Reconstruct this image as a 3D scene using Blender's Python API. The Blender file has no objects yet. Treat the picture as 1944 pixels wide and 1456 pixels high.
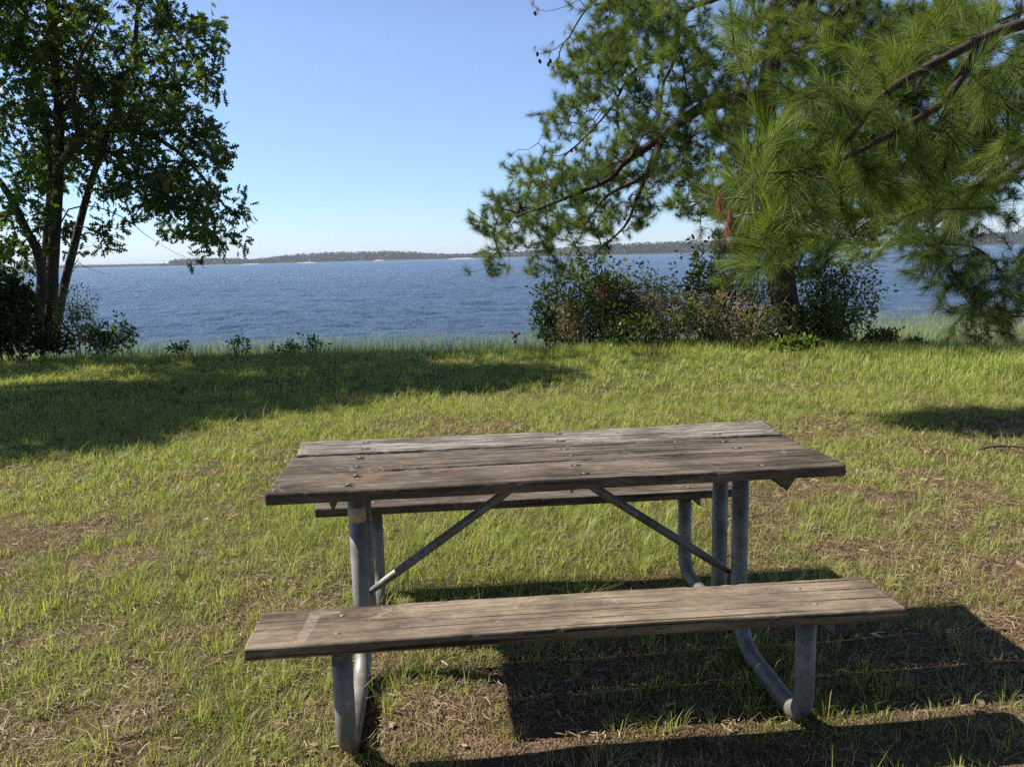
import bpy, math, random
import numpy as np
from mathutils import Vector, Matrix

random.seed(7)
rng = np.random.default_rng(7)
S = bpy.context.scene
COL = S.collection

# ------------------------------------------------------------------ camera
F_PX, CX, CY = 1564.4, 972.0, 728.0
PITCH, ROLL, CAM_H = 0.1523, 0.0254, 1.46
_f = np.array([0, math.cos(PITCH), -math.sin(PITCH)])
_r = np.array([1.0, 0, 0])
_d = np.cross(_f, _r)
_r2 = math.cos(ROLL) * _r + math.sin(ROLL) * _d
_d2 = -math.sin(ROLL) * _r + math.cos(ROLL) * _d
CAMP = np.array([0, 0, CAM_H])


def ray(px, py):
    return (px - CX) / F_PX * _r2 + (py - CY) / F_PX * _d2 + _f


def at(px, py, Y):
    """world point seen at photo pixel px,py standing Y metres out"""
    v = ray(px, py)
    return CAMP + v * (Y / v[1])


def on(px, py, z=0.0):
    v = ray(px, py)
    return CAMP + v * ((z - CAM_H) / v[2])


cam = bpy.data.cameras.new('camera')
cam.sensor_width = 36.0
cam.lens = F_PX / 1944 * 36
cam.clip_start = 0.05
cam.clip_end = 20000
co = bpy.data.objects.new('camera', cam)
COL.objects.link(co)
m = Matrix.Identity(4)
for i in range(3):
    m[i][0] = _r2[i]; m[i][1] = -_d2[i]; m[i][2] = -_f[i]; m[i][3] = CAMP[i]
co.matrix_world = m
S.camera = co

# ------------------------------------------------------------------ light
SKYGRADE = [(0.0, (.62, .72, 1.05)), (0.08, (.68, .76, .96)), (0.25, (.95, .88, .95)), (0.5, (.8, .72, .75)), (1.0, (.45, .42, .42))]
SUN_AZ, SUN_EL = math.radians(170), math.radians(43.5)
sdir = Vector((math.cos(SUN_AZ) * math.cos(SUN_EL), math.sin(SUN_AZ) * math.cos(SUN_EL), math.sin(SUN_EL)))
sl = bpy.data.lights.new('sun', 'SUN')
sl.energy = 5.0
sl.angle = math.radians(0.5)
sl.color = (1.0, 0.93, 0.82)
so = bpy.data.objects.new('sun', sl)
COL.objects.link(so)
so.rotation_euler = sdir.to_track_quat('Z', 'Y').to_euler()
so.location = (-20, 5, 20)

w = bpy.data.worlds.new('World')
S.world = w
w.use_nodes = True
nt = w.node_tree
nt.nodes.clear()
sky = nt.nodes.new('ShaderNodeTexSky')
sky.sky_type = 'NISHITA'
sky.sun_disc = False
sky.sun_elevation = SUN_EL
sky.sun_rotation = math.radians(280)
sky.air_density = 1.0
sky.dust_density = 0.1
sky.ozone_density = 4.0
bg = nt.nodes.new('ShaderNodeBackground')
bg.inputs['Strength'].default_value = 0.108
wo = nt.nodes.new('ShaderNodeOutputWorld')
tcw = nt.nodes.new('ShaderNodeTexCoord')
sxw = nt.nodes.new('ShaderNodeSeparateXYZ')
nt.links.new(tcw.outputs['Generated'], sxw.inputs[0])
rw = nt.nodes.new('ShaderNodeValToRGB')
for _ in range(3): rw.color_ramp.elements.new(.5)
for e, (p_, c_) in zip(rw.color_ramp.elements, SKYGRADE):
    e.position = p_; e.color = (*c_, 1)
nt.links.new(sxw.outputs['Z'], rw.inputs[0])
mw_ = nt.nodes.new('ShaderNodeMix'); mw_.data_type = 'RGBA'; mw_.blend_type = 'MULTIPLY'; mw_.inputs[0].default_value = 1
nt.links.new(sky.outputs[0], mw_.inputs[6]); nt.links.new(rw.outputs[0], mw_.inputs[7])
nt.links.new(mw_.outputs[2], bg.inputs[0])
nt.links.new(bg.outputs[0], wo.inputs[0])

S.view_settings.view_transform = 'Standard'
S.view_settings.look = 'None'
S.view_settings.exposure = 0.8
S.view_settings.gamma = 1.0
S.render.engine = 'CYCLES'
S.cycles.max_bounces = 8
S.cycles.transparent_max_bounces = 8
S.cycles.volume_bounces = 0
S.cycles.use_denoising = False
S.cycles.sample_clamp_indirect = 3.0
S.cycles.sample_clamp_direct = 3.0


# ------------------------------------------------------------------ node helpers
def mat(name):
    mt = bpy.data.materials.new(name)
    mt.use_nodes = True
    n = mt.node_tree
    n.nodes.clear()
    out = n.nodes.new('ShaderNodeOutputMaterial')
    return mt, n, out


def N(n, t, **kw):
    x = n.nodes.new(t)
    for k, v in kw.items():
        if k.startswith('i_'):
            x.inputs[k[2:].replace('_', ' ')].default_value = v
        else:
            setattr(x, k, v)
    return x


def ramp(n, src, stops):
    r = n.nodes.new('ShaderNodeValToRGB')
    e = r.color_ramp.elements
    while len(e) < len(stops):
        e.new(0.5)
    for i, (p, c) in enumerate(stops):
        e[i].position = p
        e[i].color = (*c, 1) if len(c) == 3 else c
    n.links.new(src, r.inputs[0])
    return r


def mixc(n, fac, a, b, mode='MIX'):
    x = n.nodes.new('ShaderNodeMix')
    x.data_type = 'RGBA'
    x.blend_type = mode
    for sock, v in ((x.inputs[0], fac), (x.inputs[6], a), (x.inputs[7], b)):
        if hasattr(v, 'is_linked') or isinstance(v, bpy.types.NodeSocket):
            n.links.new(v, sock)
        elif isinstance(v, (int, float)):
            sock.default_value = v
        else:
            sock.default_value = (*v, 1)
    return x.outputs[2]


def leaf_mat(name, stops, trans=0.4, rough=0.5, spec=0.3, tcol=(1.5, 1.5, 0.7)):
    """two-sided leaf, coloured by the per-leaf 'tint' attribute"""
    mt, n, out = mat(name)
    a = N(n, 'ShaderNodeAttribute', attribute_name='tint')
    r = ramp(n, a.outputs['Fac'], stops)
    p = N(n, 'ShaderNodeBsdfPrincipled')
    p.inputs['Roughness'].default_value = rough
    p.inputs['Specular IOR Level'].default_value = spec
    n.links.new(r.outputs[0], p.inputs['Base Color'])
    t = N(n, 'ShaderNodeBsdfTranslucent')
    tc = mixc(n, 1.0, r.outputs[0], tcol, 'MULTIPLY')
    n.links.new(tc, t.inputs[0])
    mx = N(n, 'ShaderNodeMixShader')
    mx.inputs[0].default_value = trans
    n.links.new(p.outputs[0], mx.inputs[1])
    n.links.new(t.outputs[0], mx.inputs[2])
    n.links.new(mx.outputs[0], out.inputs[0])
    return mt


def plain(name, col, rough=0.8, metal=0.0, nscale=20, namt=0.3, bump=0.0, stretch=(1, 1, 1)):
    mt, n, out = mat(name)
    tc = N(n, 'ShaderNodeTexCoord')
    mp = N(n, 'ShaderNodeMapping')
    mp.inputs['Scale'].default_value = stretch
    n.links.new(tc.outputs['Object'], mp.inputs[0])
    nz = N(n, 'ShaderNodeTexNoise', i_Scale=nscale, i_Detail=6.0, i_Roughness=0.65)
    n.links.new(mp.outputs[0], nz.inputs['Vector'])
    lo = tuple(c * (1 - namt) for c in col)
    hi = tuple(min(1, c * (1 + namt)) for c in col)
    r = ramp(n, nz.outputs['Fac'], [(0.3, lo), (0.7, hi)])
    p = N(n, 'ShaderNodeBsdfPrincipled')
    p.inputs['Roughness'].default_value = rough
    p.inputs['Metallic'].default_value = metal
    n.links.new(r.outputs[0], p.inputs['Base Color'])
    if bump:
        b = N(n, 'ShaderNodeBump', i_Strength=bump, i_Distance=0.01)
        n.links.new(nz.outputs['Fac'], b.inputs['Height'])
        n.links.new(b.outputs[0], p.inputs['Normal'])
    n.links.new(p.outputs[0], out.inputs[0])
    return mt


# ------------------------------------------------------------------ mesh helpers
def mesh(name, V, F, mt, parent=None, tint=None, smooth=False, extra=None):
    V = np.asarray(V, dtype=np.float32)
    F = np.asarray(F, dtype=np.int32)
    me = bpy.data.meshes.new(name)
    k = F.shape[1]
    me.vertices.add(len(V))
    me.vertices.foreach_set('co', V.ravel())
    me.loops.add(F.size)
    me.loops.foreach_set('vertex_index', F.ravel())
    me.polygons.add(len(F))
    me.polygons.foreach_set('loop_start', np.arange(len(F), dtype=np.int32) * k)
    if smooth:
        me.polygons.foreach_set('use_smooth', np.ones(len(F), dtype=bool))
    for nm, arr in ([('tint', tint)] if tint is not None else []) + list((extra or {}).items()):
        at_ = me.attributes.new(nm, 'FLOAT', 'POINT')
        at_.data.foreach_set('value', np.asarray(arr, dtype=np.float32))
    me.update(calc_edges=True)
    me.validate()
    if mt:
        me.materials.append(mt)
    o = bpy.data.objects.new(name, me)
    COL.objects.link(o)
    if parent:
        o.parent = parent
        pl = parent
        off = Vector((0, 0, 0))
        # part vertices are given in world space: move them into the thing's frame
        mw = Matrix.Identity(4)
        chain = []
        while pl:
            chain.append(pl.matrix_basis.copy())
            pl = pl.parent
        for c in reversed(chain):
            mw = mw @ c
        me.transform(mw.inverted())
    return o


def thing(name, label, cat, loc=(0, 0, 0), rz=0, group=None):
    o = bpy.data.objects.new(name, None)
    COL.objects.link(o)
    o.empty_display_size = 0.2
    o.location = loc
    o.rotation_euler = (0, 0, rz)
    o['label'] = label
    o['category'] = cat
    if group:
        o['group'] = group
    o.matrix_basis  # noqa
    return o


def tag(o, label=None, cat=None, group=None, kind=None):
    if label: o['label'] = label
    if cat: o['category'] = cat
    if group: o['group'] = group
    if kind: o['kind'] = kind
    return o


class Tubes:
    def __init__(s):
        s.V = []; s.F = []; s.n = 0; s.T = []

    def add(s, P, R, k=6, cap=True, tint=0.5, rough=0.0):
        P = np.asarray(P, float); R = np.asarray(R, float)
        n = len(P)
        T = np.gradient(P, axis=0)
        T /= np.linalg.norm(T, axis=1)[:, None] + 1e-9
        u = np.cross(T[0], [0.13, 0.21, 0.97])
        if np.linalg.norm(u) < 1e-3: u = np.cross(T[0], [1, 0, 0])
        a = np.arange(k) / k * 2 * math.pi
        ca, sa = np.cos(a), np.sin(a)
        for i in range(n):
            u = u - T[i] * np.dot(u, T[i]); u /= np.linalg.norm(u) + 1e-9
            v = np.cross(T[i], u)
            rr = R[i] * (1 + (rng.uniform(-rough, rough, k) if rough else 0))
            s.V.append(P[i] + np.outer(ca * rr, u) + np.outer(sa * rr, v))
        b = s.n
        i0 = (np.arange(n - 1)[:, None] * k + np.arange(k)[None, :]).ravel() + b
        j = np.roll(np.arange(k), -1)
        i1 = (np.arange(n - 1)[:, None] * k + j[None, :]).ravel() + b
        s.F.append(np.stack([i0, i1, i1 + k, i0 + k], 1))
        s.T.append(np.full(n * k, tint))
        s.n += n * k
        if cap:
            for ring, c, fl in ((0, P[0], 1), (n - 1, P[-1], 0)):
                s.V.append(np.array([c])); s.T.append(np.array([tint]))
                q = b + ring * k + np.arange(k)
                q2 = np.roll(q, -1)
                ci = np.full(k, s.n)
                # degenerate quads avoided: pair of triangles joined as quads
                if k % 2 == 0:
                    a0, a1, a2 = q[0::2], q[1::2], np.roll(q[0::2], -1)
                    cc = np.full(k // 2, s.n)
                    s.F.append(np.stack([cc, a2, a1, a0] if fl else [cc, a0, a1, a2], 1))
                s.n += 1

    def build(s, name, mt, parent=None, smooth=True):
        return mesh(name, np.concatenate(s.V), np.concatenate(s.F), mt, parent, tint=np.concatenate(s.T), smooth=smooth)


def spline(P, n=24):
    """Catmull-Rom through points (any width)"""
    P = np.asarray(P, float)
    Q = np.vstack([2 * P[0] - P[1], P, 2 * P[-1] - P[-2]])
    out = []
    m_ = len(P) - 1
    for t in np.linspace(0, m_ - 1e-6, n):
        i = int(t); u = t - i
        a, b, c, d = Q[i], Q[i + 1], Q[i + 2], Q[i + 3]
        out.append(0.5 * (2 * b + (c - a) * u + (2 * a - 5 * b + 4 * c - d) * u * u + (3 * b - a - 3 * c + d) * u ** 3))
    return np.array(out)


def unit(v):
    return v / (np.linalg.norm(v, axis=-1, keepdims=True) + 1e-9)


def rdir(n):
    return unit(rng.normal(size=(n, 3)))


_lat = rng.random((256, 256))


def vnoise(x, y, s=1.0, seed=0):
    x = np.asarray(x) * s + 17.3 * seed + 400; y = np.asarray(y) * s + 9.1 * seed + 400
    xi = np.floor(x).astype(int); yi = np.floor(y).astype(int)
    fx = x - xi; fy = y - yi
    fx = fx * fx * (3 - 2 * fx); fy = fy * fy * (3 - 2 * fy)
    g = lambda a, b: _lat[a % 256, b % 256]
    return (g(xi, yi) * (1 - fx) + g(xi + 1, yi) * fx) * (1 - fy) + (g(xi, yi + 1) * (1 - fx) + g(xi + 1, yi + 1) * fx) * fy


def fbm(x, y, s=1.0, o=4, seed=0):
    r = 0; a = 1; t = 0
    for i in range(o):
        r = r + a * vnoise(x, y, s * 2 ** i, seed + i); t += a; a *= 0.5
    return r / t


def sstep(a, b, x):
    t = np.clip((x - a) / (b - a), 0, 1)
    return t * t * (3 - 2 * t)


# ------------------------------------------------------------------ terrain
WATER_Z = -0.55


def shore(x):
    """distance out at which the bank starts to fall"""
    return 12.5 + 0.8 * (vnoise(x, 0, 0.35, 3) - 0.5) + 0.05 * np.clip(-x, 0, 10) - 1.9 * sstep(4.6, 7.0, x)


def ground_z(x, y):
    x = np.asarray(x, float); y = np.asarray(y, float)
    s = shore(x)
    z = 0.05 * (fbm(x, y, 0.5, 3, 1) - 0.5) + 0.025 * (fbm(x, y, 3.0, 3, 5) - 0.5)
    z = z - 0.62 * sstep(s, s + 4.5, y) - 0.3 * sstep(s + 4, s + 14, y) - 2.5 * sstep(s + 14, s + 60, y)
    return z


def cover(x, y):
    """0 bare .. 1 lush, how much grass grows here"""
    c = 0.68 + 1.25 * (fbm(x, y, 1.4, 4, 11) - 0.5) + 0.8 * (fbm(x, y, 0.45, 2, 21) - 0.5) + 0.75 * (fbm(x, y, 5.5, 2, 51) - 0.5) * (1 - sstep(6, 11, y))
    c = c + 0.42 * sstep(5.5, 10, y) + 0.3 * np.clip((-x - 0.8) / 3, 0, 1) * sstep(3.5, 6, y)
    c = c - 0.22 * np.exp(-(((x - 0.3) / 1.3) ** 2 + ((y - 3.1) / 0.75) ** 2))      # trodden under the table
    c = c - 0.4 * np.exp(-(((x - 4.3) / 1.1) ** 2 + ((y - 6.2) / 0.7) ** 2))
    c = c - 0.35 * np.exp(-(((x + 4.0) / 0.9) ** 2 + ((y - 6.3) / 0.6) ** 2))
    return np.clip(c, 0, 1)


def build_ground():
    ys = np.concatenate([np.linspace(-60, 0, 16)[:-1], np.linspace(0, 30, 420)[:-1], np.linspace(30, 120, 30)[:-1], [120, 400, 1500, 6000]])
    xs = np.concatenate([[-6000, -1500, -400], np.linspace(-100, -25, 16)[:-1], np.linspace(-25, 25, 420), np.linspace(25, 100, 16)[1:], [400, 1500, 6000]])
    X, Y = np.meshgrid(xs, ys)
    Z = ground_z(X, Y)
    V = np.stack([X, Y, Z], -1).reshape(-1, 3)
    nx, ny = len(xs), len(ys)
    i = (np.arange(ny - 1)[:, None] * nx + np.arange(nx - 1)[None, :]).ravel()
    F = np.stack([i, i + 1, i + nx + 1, i + nx], 1)
    mt, n, out = mat('soil')
    tc = N(n, 'ShaderNodeTexCoord')
    a = N(n, 'ShaderNodeAttribute', attribute_name='cover')
    n1 = N(n, 'ShaderNodeTexNoise', i_Scale=4.0, i_Detail=8.0, i_Roughness=0.7)
    n2 = N(n, 'ShaderNodeTexNoise', i_Scale=60.0, i_Detail=6.0, i_Roughness=0.7)
    n3 = N(n, 'ShaderNodeTexVoronoi', i_Scale=110.0)
    for q in (n1, n2, n3): n.links.new(tc.outputs['Object'], q.inputs['Vector'])
    soil = ramp(n, n1.outputs['Fac'], [(0.3, (0.09, 0.055, 0.035)), (0.5, (0.19, 0.12, 0.08)), (0.68, (0.30, 0.21, 0.145))])
    grit = ramp(n, n2.outputs['Fac'], [(0.3, (0.35, 0.35, 0.35)), (0.55, (1, 1, 1)), (0.75, (1.5, 1.45, 1.3))])
    c1 = mixc(n, 0.85, soil.outputs[0], grit.outputs[0], 'MULTIPLY')
    gr = ramp(n, n2.outputs['Fac'], [(0.3, (0.03, 0.04, 0.01)), (0.7, (0.19, 0.20, 0.065))])
    fac = ramp(n, a.outputs['Fac'], [(0.3, (0.1, 0.1, 0.1)), (0.8, (0.85, 0.85, 0.85))])
    c2 = mixc(n, fac.outputs[0], c1, gr.outputs[0])
    p = N(n, 'ShaderNodeBsdfPrincipled', i_Roughness=0.95)
    p.inputs['Specular IOR Level'].default_value = 0.1
    n.links.new(c2, p.inputs['Base Color'])
    b = N(n, 'ShaderNodeBump', i_Strength=0.9, i_Distance=0.02)
    h = N(n, 'ShaderNodeMath', operation='ADD')
    n.links.new(n2.outputs['Fac'], h.inputs[0]); n.links.new(n3.outputs['Distance'], h.inputs[1])
    n.links.new(h.outputs[0], b.inputs['Height'])
    n.links.new(b.outputs[0], p.inputs['Normal'])
    n.links.new(p.outputs[0], out.inputs[0])
    o = mesh('ground', V, F, mt, smooth=True, extra={'cover': cover(V[:, 0], V[:, 1])})
    tag(o, kind='structure')


build_ground()


# ------------------------------------------------------------------ grass blades
def blades(P, lean, h, wd, bend=0.5):
    """P base points, lean horizontal vectors (n,3), heights, widths -> V,F"""
    n = len(P)
    up = np.array([0, 0, 1.0])
    d = lean
    side = np.cross(d, up); side = unit(side + 1e-4 * rdir(n))
    side = unit(side + rng.normal(scale=0.5, size=(n, 3)) * [1, 1, 0])
    h = h[:, None]; wd = wd[:, None]
    b0 = P - side * wd / 2; b1 = P + side * wd / 2
    mid = P + up * h * 0.55 + d * h * 0.25
    tip = P + up * h * (1 - 0.25 * bend) + d * h * (0.4 + bend)
    m0 = mid - side * wd * 0.42; m1 = mid + side * wd * 0.42
    V = np.stack([b0, b1, m1, m0, tip], 1).reshape(-1, 3)
    i = np.arange(n)[:, None] * 5
    F = np.concatenate([i + [0, 1, 2], i + [0, 2, 3], i + [3, 2, 4]], 0)
    return V, F


def in_view(x, y, margin=0.12):
    return (np.abs(x) < (0.62 + margin) * (y + 0.6) + 0.5)


def table_clear(x, y):
    return np.ones_like(x, bool)


GRASS = leaf_mat('grass_blades', [(0.0, (0.50, 0.39, 0.22)), (0.22, (0.46, 0.40, 0.19)), (0.30, (0.17, 0.225, 0.045)), (0.65, (0.31, 0.375, 0.085)), (1.0, (0.46, 0.51, 0.17))], trans=0.42, rough=0.5, spec=0.25, tcol=(1.3, 1.4, 0.6))


def grass_field():
    PV, PF, PT = [], [], []
    nv = 0
    # (y0,y1, tufts per m2, blades per tuft, h0,h1, width, spread)
    bands = [(1.7, 5.0, 720, 9, 0.018, 0.062, 0.0022, 0.024), (1.7, 5.0, 90, 11, 0.05, 0.125, 0.0024, 0.02), (5.0, 8.5, 480, 9, 0.022, 0.062, 0.0036, 0.036), (5.0, 8.5, 60, 9, 0.05, 0.11, 0.0032, 0.03),
             (8.5, 13.0, 130, 9, 0.035, 0.08, 0.0055, 0.05), (13.0, 16.6, 110, 8, 0.035, 0.095, 0.007, 0.06)]
    for y0, y1, dens, nb, h0, h1, wd, sp in bands:
        hw = 0.74 * (y1 + 0.6) + 0.5
        cnt = int((y1 - y0) * 2 * hw * dens)
        x = rng.uniform(-hw, hw, cnt); y = rng.uniform(y0, y1, cnt)
        c = cover(x, y)
        k = in_view(x, y) & (rng.random(cnt) < c ** 1.2 * 1.3 + 0.08)
        x, y, c = x[k], y[k], c[k]
        lush = 0.6 + 0.55 * c
        th = rng.uniform(0.55, 1.3, len(x)) * lush
        tb = np.clip(rng.normal(0.62, 0.16, len(x)) + 0.15 * (fbm(x, y, 0.8, 2, 31) - 0.5), 0.3, 1)
        X = np.repeat(x, nb); Y = np.repeat(y, nb); H = np.repeat(th, nb); T = np.repeat(tb, nb); C = np.repeat(c, nb)
        n = len(X)
        a = rng.uniform(0, 2 * math.pi, n); rr = sp * np.sqrt(rng.random(n)) * 1.6
        X = X + np.cos(a) * rr; Y = Y + np.sin(a) * rr
        Z = ground_z(X, Y) - 0.004
        lean = np.stack([np.cos(a), np.sin(a), 0 * a], 1) * rng.uniform(0.2, 1.5, n)[:, None]
        h = rng.uniform(h0, h1, n) * H * np.where(rng.random(n) < 0.06, 1.6, 1.0)
        T = np.clip(T + rng.normal(0, 0.08, n), 0.3, 1)
        dry = rng.random(n) < (0.50 - 0.30 * C)
        T[dry] = rng.uniform(0, 0.22, dry.sum())
        V, F = blades(np.stack([X, Y, Z], 1), lean, h, wd * rng.uniform(0.7, 1.3, n), bend=0.45)
        PV.append(V); PF.append(F + nv); PT.append(np.repeat(T, 5)); nv += len(V)
    o = mesh('grass', np.concatenate(PV), np.concatenate(PF), GRASS, tint=np.concatenate(PT))
    tag(o, 'short patchy green lawn grass growing all round the picnic table', 'grass', kind='stuff')


grass_field()


def litter():
    mt = leaf_mat('straw', [(0.0, (0.09, 0.055, 0.03)), (0.35, (0.19, 0.12, 0.07)), (0.7, (0.32, 0.23, 0.14)), (1.0, (0.60, 0.50, 0.34))], trans=0.1, tcol=(1, 0.9, 0.7))
    VV, FF, TT = [], [], []
    nv = 0
    for y0, y1, dens, L0, L1, wd in [(1.7, 5, 8000, 0.010, 0.06, 0.0010), (5, 9, 3200, 0.02, 0.07, 0.0017)]:
        hw = 0.74 * (y1 + .6) + .5
        cnt = int((y1 - y0) * 2 * hw * dens)
        x = rng.uniform(-hw, hw, cnt); y = rng.uniform(y0, y1, cnt)
        k = in_view(x, y) & (rng.random(cnt) < 1.05 - 0.75 * cover(x, y))
        k &= rng.random(cnt) < sstep(0.25, 0.62, fbm(x, y, 2.2, 3, 41)) + 0.12
        x, y = x[k], y[k]; n = len(x)
        a = rng.uniform(0, math.pi * 2, n)
        L = rng.uniform(L0, L1, n)
        el = rng.normal(0, 0.18, n)
        d = np.stack([np.cos(a) * np.cos(el), np.sin(a) * np.cos(el), np.abs(np.sin(el))], 1)
        s = np.stack([-np.sin(a), np.cos(a), 0.4 * rng.normal(size=n)], 1)
        P = np.stack([x, y, ground_z(x, y) + rng.uniform(0.001, 0.012, n)], 1)
        wv = s * (wd * rng.uniform(0.5, 1.6, n))[:, None]
        kink = rng.normal(0, 0.12, (n, 3)) * L[:, None]; kink[:, 2] = np.abs(kink[:, 2]) * .6
        A = P; B = P + d * L[:, None] * .5 + kink; C_ = P + d * L[:, None]
        V = np.stack([A - wv, A + wv, B + wv, B - wv, C_ + wv * .6, C_ - wv * .6], 1).reshape(-1, 3)
        i = np.arange(n)[:, None] * 6
        F = np.concatenate([i + [0, 1, 2, 3], i + [3, 2, 4, 5]], 0)
        VV.append(V); FF.append(F + nv); nv += len(V)
        TT.append(np.repeat(rng.beta(2, 2, n), 6))
    # small dead leaves and bark flakes
    n = 2600
    x = rng.uniform(-5, 6, n); y = rng.uniform(1.8, 8, n)
    k = in_view(x, y) & (rng.random(n) < 1.1 - cover(x, y)); x, y = x[k], y[k]; n = len(x)
    a = rng.uniform(0, 6.28, n); L = rng.uniform(0.008, 0.03, n)
    u = np.stack([np.cos(a), np.sin(a), rng.normal(0, .3, n)], 1) * L[:, None]
    v = np.stack([-np.sin(a), np.cos(a), rng.normal(0, .4, n)], 1) * (L * .5)[:, None]
    P = np.stack([x, y, ground_z(x, y) + 0.008], 1)
    V = np.stack([P - u, P - v, P + u, P + v], 1).reshape(-1, 3)
    VV.append(V); FF.append(np.arange(n)[:, None] * 4 + np.arange(4) + nv); TT.append(np.repeat(rng.uniform(0, .9, n), 4))
    o = mesh('straw_litter', np.concatenate(VV), np.concatenate(FF), mt, tint=np.concatenate(TT))
    tag(o, 'dry tan straw and fallen needles lying between the grass', 'litter', kind='stuff')


litter()


# ------------------------------------------------------------------ lake
def build_water():
    # rows spread out with distance so near waves are real relief
    ys = 13.0 * np.exp(np.linspace(0, math.log(7000 / 13.0), 900))
    ts = np.linspace(-1.25, 1.25, 620)
    Yg, Tg = np.meshgrid(ys, ts, indexing='ij')
    X = Yg * Tg
    Z = np.zeros_like(X)
    wr = np.random.default_rng(3)
    calm = sstep(15, 26, Yg) * 0.8 + 0.2
    for i in range(46):
        lam = 0.45 * 1.09 ** i * 1.0
        if lam > 9: break
        th = math.radians(250) + wr.normal(0, 0.8)
        kx, ky = math.cos(th) * 2 * math.pi / lam, math.sin(th) * 2 * math.pi / lam
        amp = 0.0065 * lam ** 0.4
        dy = np.gradient(ys)[:, None]
        fade = 1 - sstep(0.25, 0.5, dy * abs(math.sin(th)) / lam + 0 * X)
        Z += amp * fade * np.sin(kx * X + ky * Yg + wr.uniform(0, 6.28) + 1.3 * vnoise(X, Yg, 0.13 / max(lam, 1) ** .5, i))
    Z = Z * calm * (0.55 + 0.9 * fbm(X, Yg, 0.05, 3, 9)) + WATER_Z
    V = np.stack([X, Yg, Z], -1).reshape(-1, 3)
    nx, ny = len(ts), len(ys)
    i = (np.arange(ny - 1)[:, None] * nx + np.arange(nx - 1)[None, :]).ravel()
    F = np.stack([i, i + 1, i + nx + 1, i + nx], 1)
    mt, n, out = mat('lake_water')
    tc = N(n, 'ShaderNodeTexCoord')
    mp = N(n, 'ShaderNodeMapping'); mp.inputs['Scale'].default_value = (1.2, 0.8, 1)
    mp.inputs['Rotation'].default_value = (0, 0, 0.2)
    n.links.new(tc.outputs['Object'], mp.inputs[0])
    a = N(n, 'ShaderNodeTexNoise', i_Scale=2.6, i_Detail=10.0, i_Roughness=0.72)
    b = N(n, 'ShaderNodeTexNoise', i_Scale=0.22, i_Detail=6.0, i_Roughness=0.75)
    c = N(n, 'ShaderNodeTexNoise', i_Scale=0.03, i_Detail=4.0, i_Roughness=0.6)
    for q in (a, b, c): n.links.new(mp.outputs[0], q.inputs['Vector'])
    s1 = N(n, 'ShaderNodeMath', operation='MULTIPLY_ADD'); s1.inputs[1].default_value = 0.4
    n.links.new(b.outputs['Fac'], s1.inputs[0]); n.links.new(a.outputs['Fac'], s1.inputs[2])
    bp = N(n, 'ShaderNodeBump', i_Strength=1.0, i_Distance=0.7)
    n.links.new(s1.outputs[0], bp.inputs['Height'])
    base = ramp(n, c.outputs['Fac'], [(0.35, (0.05, 0.095, 0.17)), (0.65, (0.075, 0.13, 0.215))])
    p = N(n, 'ShaderNodeBsdfPrincipled', i_Roughness=0.28, i_IOR=1.333)
    n.links.new(base.outputs[0], p.inputs['Base Color'])
    n.links.new(bp.outputs[0], p.inputs['Normal'])
    n.links.new(p.outputs[0], out.inputs[0])
    tag(mesh('lake_water', V, F, mt, smooth=True), kind='structure')


build_water()

BARK_OAK = plain('oak_bark', (0.075, 0.06, 0.048), 0.95, 0, 30, 0.6, 0.8, (1, 1, 0.25))
BARK_PINE = plain('pine_bark', (0.055, 0.034, 0.025), 0.95, 0, 22, 0.65, 1.0, (1, 1, 0.4))
TWIG = plain('twig_bark', (0.10, 0.075, 0.055), 0.95, 0, 30, 0.4)
DEADTWIG = plain('dead_twig', (0.27, 0.20, 0.14), 0.95, 0, 30, 0.5)
OAK = leaf_mat('oak_leaves', [(0, (0.028, 0.05, 0.011)), (0.5, (0.06, 0.095, 0.018)), (0.9, (0.11, 0.155, 0.028)), (1, (0.15, 0.16, 0.025))], trans=0.45, rough=0.45, spec=0.4, tcol=(1.7, 1.8, 0.6))
PINE = leaf_mat('pine_needles', [(0, (0.03, 0.055, 0.018)), (0.45, (0.08, 0.12, 0.026)), (1, (0.20, 0.26, 0.06))], trans=0.4, rough=0.5, spec=0.22, tcol=(1.4, 1.5, 0.55))
DEADN = leaf_mat('dead_needles', [(0, (0.17, 0.07, 0.04)), (1, (0.38, 0.18, 0.09))], trans=0.25, tcol=(1.2, 1, .8))


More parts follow.
